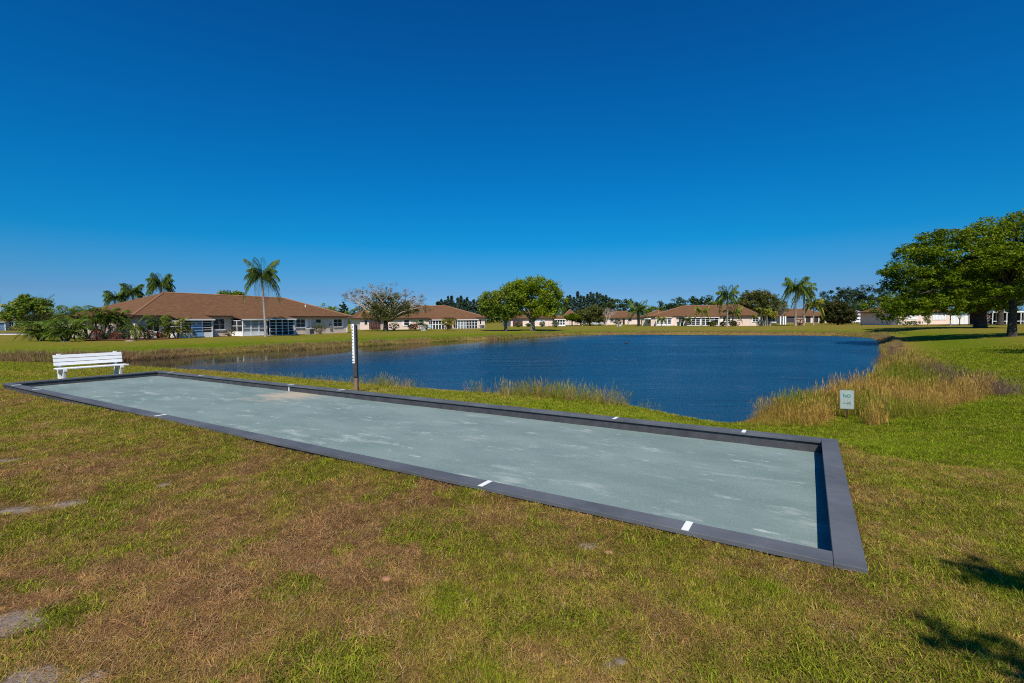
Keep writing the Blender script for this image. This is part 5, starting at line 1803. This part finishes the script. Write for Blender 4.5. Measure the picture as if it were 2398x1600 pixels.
# clipped hedge by the white car
hd = thing('hedge', 'long clipped dark green hedge right of the white car', 'hedge', stand(2019, 138))
rs = np.random.default_rng(77)
n_ = 1500
C = np.stack([rs.uniform(0, 7.4, n_), rs.uniform(-.5, .5, n_), rs.uniform(0, 1.15, n_)], 1)
C[:700, 2] = 1.1 + rs.normal(size=700) * .06
v, f = leaf_quads(C, .34, rs)
link('foliage', raw_mesh('foliage', v, f, G['hedge']), hd)
mb = MB()
for k in range(8):
    mb.tube([(k + .2, 0, -.1), (k + .2, 0, .9)], [.05, .03], 5)
mb.build('stems', OAKB, hd)

# the tree behind the photographer whose branches shade the nearest corner of the lawn
tree('oak_tree', 'oak behind the viewer that throws broken shade on the nearest right corner of the lawn', 1199, 10,
     [(-.2, 0, 6.2, 2.6, 2.1, 1.3)], G['oak'], OAKB, size=.16, ncl=8, per=10, rcl=.5, r0=.25, fork=3, nl=3, seed=90)
bk = [o_ for o_ in COL.objects if o_.get('label', '').startswith('oak behind the viewer')][0]
for ch in list(bk.children):
    bpy.data.objects.remove(ch)
bk.location = (4.6, -4.8, gz(4.6, -4.8))
rs = np.random.default_rng(93)
cc, pts = crown_points([(-1.75, 2.95, 5.0, .55, .26, .2), (-1.35, 2.65, 5.1, .5, .25, .2), (-2.3, 2.35, 5.0, .6, .22, .2), (-2.5, 2.5, 5.0, .35, .10, .15), (-2.3, 2.3, 5.0, .3, .09, .15), (-1.7, 2.0, 5.2, .7, .3, .3), (-.4, .4, 6.0, 2.0, 1.4, .9), (.6, -1.6, 6.8, 2.8, 2.0, 1.2)], 120, 60, .30, rs, .3, .5)
v, f = leaf_quads(pts, .11, rs)
link('crown', raw_mesh('crown', v, f, G['oak']), bk)
mb = MB()
limbs(mb, (0, 0, 0), (-.1, 0, 2.8), cc[:30], .28, rs)
mb.build('trunk', OAKB, bk, smooth=True)

sh_t = tree('oak_tree', 'oak just outside the right edge that shades the lawn beside the reeds', 2600, 20,
     [(0, 0, 6.6, 4.2, 3.4, 1.6), (-2.4, .4, 5.4, 2.0, 2.4, .8)], G['oak'], OAKB, size=.22, ncl=90, per=60, rcl=.6, r0=.3, fork=2.6, nl=12, seed=95, shell=.4, flat=.5)
sh_t.location = (29.0, 18.2, gz(29.0, 18.2))

# far-off wood closing the horizon
rs = np.random.default_rng(123)
n_ = 15000
ang = rs.uniform(-1.25, 1.25, n_)
dist = rs.uniform(300, 360, n_)
hx = 5.2 + 2.6 * (noise(ang * 40, ang * 0, 3) - .5) + 2.0 * (noise(ang * 150, ang * 0, 8) - .5)
C = np.stack([dist * np.sin(ang), dist * np.cos(ang), -1 + (hx + 1.0) * rs.random(n_) ** .7], 1)
v, f = leaf_quads(C, 1.9, rs)
fw2 = link('distant_wood', raw_mesh('distant_wood', v, f, G['dark']))
tag(fw2, kind='stuff')

# ---------------------------------------------------------------- grass and reeds, scattered as instances
def blade_mesh(name, rs, nb, rad, lmin, lmax, wid, e0, e1, curve, mt, heads=0.0, seg=2):
    v, f = [], []
    for k in range(nb):
        a, r = rs.random() * 6.283, rad * math.sqrt(rs.random())
        bx, by = r * math.cos(a), r * math.sin(a)
        az = rs.random() * 6.283
        el = math.radians(rs.uniform(e0, e1))
        L = rs.uniform(lmin, lmax)
        w_ = wid * rs.uniform(.7, 1.3)
        n = len(v)
        c, s = math.cos(az), math.sin(az)
        p = np.array([bx, by, -.003])
        d = el
        for i in range(seg + 1):
            ww = w_ * (1 - .75 * i / seg) * .5
            if i == seg:
                v.append(tuple(p))
            else:
                v += [(p[0] - s * ww, p[1] + c * ww, p[2]), (p[0] + s * ww, p[1] - c * ww, p[2])]
            p = p + np.array([c * math.cos(d), s * math.cos(d), math.sin(d)]) * L / seg
            d -= math.radians(curve) * rs.uniform(.5, 1.3)
        for i in range(seg - 1):
            q = n + 2 * i
            f += [(q, q + 1, q + 3), (q, q + 3, q + 2)]
        q = n + 2 * (seg - 1)
        f.append((q, q + 1, q + 2))
        if heads and rs.random() < heads:
            n = len(v)
            tip = np.array(v[-1])
            hw, hl = wid * 1.6, L * .2
            v += [tuple(tip + [-hw * s, hw * c, -hl * .3]), tuple(tip + [hw * s, -hw * c, -hl * .3]), tuple(tip + [0, 0, hl])]
            f.append((n, n + 1, n + 2))
    return raw_mesh(name, np.array(v), np.array(f), mt)

def scatter(name, pts, tint, scale, which, rotz, protos, kind='stuff', tilt=.12):
    """one object: every point carries an instance of one of the tufts"""
    coll = bpy.data.collections.new(name + '_tufts')
    for i, me in enumerate(protos):
        o = bpy.data.objects.new('%s_tuft_%02d' % (name, i), me)
        coll.objects.link(o)
    n_ = len(pts)
    rs = np.random.default_rng(n_)
    rot = np.stack([rs.normal(size=n_) * tilt, rs.normal(size=n_) * tilt, rotz], 1)
    me = raw_mesh(name, pts, np.zeros((0, 3), int), None, {'tint': ('FLOAT_COLOR', np.concatenate([tint, np.ones((n_, 1))], 1)), 'sz': ('FLOAT', scale), 'kind_i': ('INT', which), 'rot': ('FLOAT_VECTOR', rot)})
    ob = link(name, me)
    tag(ob, kind=kind)
    ng = bpy.data.node_groups.new(name + '_scatter', 'GeometryNodeTree')
    ng.interface.new_socket('Geometry', in_out='INPUT', socket_type='NodeSocketGeometry')
    ng.interface.new_socket('Geometry', in_out='OUTPUT', socket_type='NodeSocketGeometry')
    gi, go = ng.nodes.new('NodeGroupInput'), ng.nodes.new('NodeGroupOutput')
    ci = ng.nodes.new('GeometryNodeCollectionInfo')
    ci.inputs[0].default_value = coll
    ci.inputs['Separate Children'].default_value = True
    ci.inputs['Reset Children'].default_value = True
    ip = ng.nodes.new('GeometryNodeInstanceOnPoints')
    ip.inputs['Pick Instance'].default_value = True
    def attr(nm, dt):
        a = ng.nodes.new('GeometryNodeInputNamedAttribute')
        a.data_type = dt
        a.inputs[0].default_value = nm
        return a.outputs[0]
    ng.links.new(gi.outputs[0], ip.inputs['Points'])
    ng.links.new(ci.outputs[0], ip.inputs['Instance'])
    ng.links.new(attr('kind_i', 'INT'), ip.inputs['Instance Index'])
    ng.links.new(attr('rot', 'FLOAT_VECTOR'), ip.inputs['Rotation'])
    ng.links.new(attr('sz', 'FLOAT'), ip.inputs['Scale'])
    ng.links.new(ip.outputs[0], go.inputs[0])
    md = ob.modifiers.new('scatter', 'NODES')
    md.node_group = ng
    return ob

GM = inst_leaf_mat('grass_blades')
RM = inst_leaf_mat('reed_blades', .3)
rs = np.random.default_rng(2024)
turf = [blade_mesh('thatch', rs, 15, .05, .03, .065, .0030, 2, 28, 12, GM) for _ in range(3)] + \
       [blade_mesh('turf', rs, 15, .045, .022, .050, .0034, 25, 75, 22, GM) for _ in range(4)] + \
       [blade_mesh('coarse_grass', rs, 9, .05, .035, .085, .0052, 20, 65, 26, GM, seg=3) for _ in range(3)]

# near lawn: denser close by, larger and sparser tufts farther off
dmax, dmin = 30.0, 1.2
n_ = 480000
uu = rs.random(n_)
pw = .42
dd = (dmin ** pw + uu * (dmax ** pw - dmin ** pw)) ** (1 / pw)
X, Y = rs.uniform(-1, 1, n_) * (1.12 * dd + 1.1), dd
dl = lake_dist(X, Y)
ok = (court_in(X, Y) < -.012) & (dl > .2)
sand = sandiness(X, Y)
ok &= rs.random(n_) > sand * .86
X, Y, dl, dd = X[ok], Y[ok], dl[ok], dd[ok]
n_ = len(X)
Z = ground_z(X, Y, dl)
dry = dryness(X, Y, dl)
patch = fbm(X * 2.2, Y * 2.2, 88, 4) + rs.normal(size=n_) * .09
jit = dry + rs.normal(size=n_) * .20 + (.52 - fbm(X * 5, Y * 5, 89, 3)) * .5
pc = np.clip((patch - .50) * 3.2, 0, .6) * (dry < .9)
clump = (rs.random(n_) < pc) & (dd < 14)
which = np.where(jit > .58, rs.integers(0, 3, n_), rs.integers(3, 7, n_))
which = np.where(clump, rs.integers(7, 10, n_), which)
jit = np.where(which >= 7, np.minimum(jit, .05 + .38 * rs.random(n_)), jit)
tint = lawn_rgb(np.clip(jit, 0, 1.1)) * rs.uniform(.45, 1.6, (n_, 1)) * (.72 + .6 * fbm(X * 11, Y * 11, 95, 2))[:, None] * 1.15
bright = (rs.random(n_) < .07) & (jit > .45)
tint[bright] = np.array([.40, .29, .14]) * rs.uniform(.7, 1.1, (bright.sum(), 1))
size = (1 + .09 * np.maximum(dd - 4, 0)) * rs.uniform(.7, 1.25, n_)
size *= np.where(which < 3, 1.0, .85)
scatter('grass', np.stack([X, Y, Z - .004], 1), tint, size, which.astype(int), rs.random(n_) * 6.283, turf)

# reeds: the marsh at the right, the fringe of the near bank, the dry bank across the water
reed = [blade_mesh('reed', rs, 24, .14, .40, .80, .0060, 66, 88, 9, RM, heads=.35, seg=3) for _ in range(4)] + \
       [blade_mesh('bent_reed', rs, 20, .16, .35, .70, .0060, 25, 75, 20, RM, heads=.25, seg=3) for _ in range(3)] + \
       [blade_mesh('low_sedge', rs, 22, .12, .16, .36, .007, 40, 85, 16, RM, seg=2) for _ in range(2)]
mpoly = MARSH
def in_poly(x, y, P):
    ins = np.zeros(x.shape, bool)
    for (ax, ay), (bx, by) in zip(P, np.roll(P, -1, 0)):
        if ay != by:
            ins ^= ((ay > y) != (by > y)) & (x < (bx - ax) * (y - ay) / (by - ay) + ax)
    return ins
lo, hi = mpoly.min(0) - .5, mpoly.max(0) + .5
n_ = 78000
X, Y = rs.uniform(lo[0], hi[0], n_), rs.uniform(lo[1], hi[1], n_)
wx = X + (fbm(X * 1.1, Y * 1.1, 201) - .5) * .9
wy = Y + (fbm(X * 1.1, Y * 1.1, 202) - .5) * .9
ok = in_poly(wx, wy, mpoly)
dl = lake_dist(X, Y)
ok &= dl > -.9
ok &= rs.random(n_) < np.clip(14.0 / np.hypot(X, Y), .25, 1)
sr = np.hypot(sgp.x, sgp.y)                              # the strip round the sign's foot is kept mown
al, la = (X * sgp.x + Y * sgp.y) / sr, np.abs(X * sgp.y - Y * sgp.x) / sr
ok &= ~((al < sr + .35) & (la < .30 + .08 * rs.random(n_)))
X, Y, dl = X[ok], Y[ok], dl[ok]
n_ = len(X)
Z = ground_z(X, Y, dl)
Z = np.where(dl < 0, WZ - .05, Z)
g1 = fbm(X * .45, Y * .45, 203)
green = .12 + .88 * sstep(.44, .62, g1 + rs.normal(size=n_) * .05)
gold = np.array([.44, .295, .055])
rust = np.array([.46, .245, .080])
olive_ = np.array([.20, .21, .018])
mix = fbm(X * .8, Y * .8, 204)[:, None]
tint = (gold * mix + rust * (1 - mix)) * (1 - green[:, None]) + olive_ * green[:, None]
tint = tint * rs.uniform(.6, 1.35, (n_, 1))
h_ = .16 + .95 * fbm(X * .55, Y * .55, 205) ** 1.2
h_ *= .72 + .28 * sstep(2.2, 7.0, X + (Y - 9) * .4)
scatter('reeds', np.stack([X, Y, Z - .03], 1), tint, h_ * rs.uniform(.75, 1.2, n_), rs.integers(0, 7, n_), rs.random(n_) * 6.283, reed, tilt=.10)

# brown brush along the landward edge of the marsh
edge_px = [(2306, 930), (2284, 908), (2240, 890), (2192, 873), (2140, 856), (2098, 841), (2076, 826)]
E_ = np.array([at(px, py, -.4)[:2] for px, py in edge_px])
n_ = 1500
k = rs.integers(0, len(E_) - 1, n_)
t_ = rs.random((n_, 1))
P_ = E_[k] * (1 - t_) + E_[k + 1] * t_ + rs.normal(size=(n_, 2)) * np.array([.28, .40])
Z = ground_z(P_[:, 0], P_[:, 1])
tint = np.array([.17, .105, .078]) * rs.uniform(.5, 1.6, (n_, 1))
scatter('dead_brush', np.concatenate([P_, (Z - .03)[:, None]], 1), tint, rs.uniform(.45, .95, n_), rs.integers(4, 9, n_), rs.random(n_) * 6.283, reed, tilt=.35)

# fringe of the near bank
clumps = [(1290, 946, 1.6, 1.0, 1.0), (1370, 955, 1.4, .9, .95), (1180, 938, 1.4, .55, .7), (1230, 940, 1.0, .8, .9), (930, 921, .8, .75, .8), (900, 917, .7, .7, .75), (780, 905, 1.6, .5, .55), (700, 898, 1.6, .45, .5),
          (850, 915, 1.0, .5, .55), (620, 888, 1.8, .3, .4), (480, 878, 2.2, .3, .35), (1440, 962, 1.0, .45, .6), (340, 868, 2, .3, .35)]
PX, SC, GR = [], [], []
for px, py, sp_, dn, hh in clumps:
    c = at(px, py, -.55)
    m_ = int(120 * dn * sp_)
    dirv = np.array([LONG.x, LONG.y])
    nrm_ = np.array([SHORT.x, SHORT.y])
    q = np.array(c[:2]) + rs.normal(size=(m_, 1)) * sp_ * .45 * dirv + rs.normal(size=(m_, 1)) * .32 * nrm_
    PX.append(q)
    SC.append(np.full(m_, hh))
    GR.append(rs.random(m_))
q = np.concatenate(PX)
sc_ = np.concatenate(SC)
gr = np.concatenate(GR)[:, None]
Z = ground_z(q[:, 0], q[:, 1])
tint = np.where(gr < .62, np.array([.20, .215, .016]), np.where(gr < .85, np.array([.38, .28, .07]), np.array([.42, .25, .15]))) * rs.uniform(.7, 1.3, (len(q), 1))
scatter('bank_grass', np.concatenate([q, (np.maximum(Z, WZ) - .03)[:, None]], 1), tint, sc_ * rs.uniform(.36, .80, len(q)), rs.integers(0, 9, len(q)), rs.random(len(q)) * 6.283, reed, tilt=.12)

# dry grass standing along the far water edge
nx = np.roll(LAKE, -1, 0)
seg = np.linalg.norm(nx - LAKE, axis=1)
n_ = 26000
k = rs.choice(len(LAKE), n_, p=seg / seg.sum())
t_ = rs.random((n_, 1))
q = LAKE[k] * (1 - t_) + nx[k] * t_
tang = (nx[k] - LAKE[k]) / seg[k][:, None]
outw = np.stack([tang[:, 1], -tang[:, 0]], 1)
d0 = rs.random(n_) ** 1.4
q2 = q + outw * .2
flip = lake_dist(q2[:200, 0], q2[:200, 1]).mean() < 0
outw = -outw if flip else outw
ang = q[:, 0] / np.maximum(q[:, 1], 1)
wide = 1.3 + 3.8 * sstep(.1, .35, ang) * (q[:, 1] > 60)
q = q + outw * (d0 * wide - .15)[:, None]
ok = (q[:, 1] > 19 + 9 * (q[:, 0] < -6)) & ((q[:, 0] < 19) | (q[:, 1] > 34))
ok &= (q[:, 1] > .55 * -q[:, 0] + 12) | (q[:, 0] > 0)
q, d0, ang = q[ok], d0[ok], ang[ok]
n_ = len(q)
dl = lake_dist(q[:, 0], q[:, 1])
Z = ground_z(q[:, 0], q[:, 1], dl)
dist = np.hypot(q[:, 0], q[:, 1])
gr = fbm(q[:, 0] * .25, q[:, 1] * .25, 301)[:, None] + rs.normal(size=(n_, 1)) * .12
tint = np.where(gr < .42, np.array([.27, .175, .085]), np.where(gr < .56, np.array([.33, .245, .095]), np.array([.20, .195, .035]))) * rs.uniform(.6, 1.3, (n_, 1))
size = (.30 + .30 * rs.random(n_)) * np.where(ang < .1, 1.0, .85) * (.35 + 1.1 * fbm(q[:, 0] * .3, q[:, 1] * .3, 305)) * (1 + .5 * sstep(-.6, -.85, ang))
scatter('shore_grass', np.stack([q[:, 0], q[:, 1], np.maximum(Z, WZ) - .03], 1), tint, size, rs.integers(0, 9, n_), rs.random(n_) * 6.283,
        [blade_mesh('shore_tuft', rs, 16, .16, .40, .75, .022, 50, 86, 12, RM, seg=2) for _ in range(9)], tilt=.15)
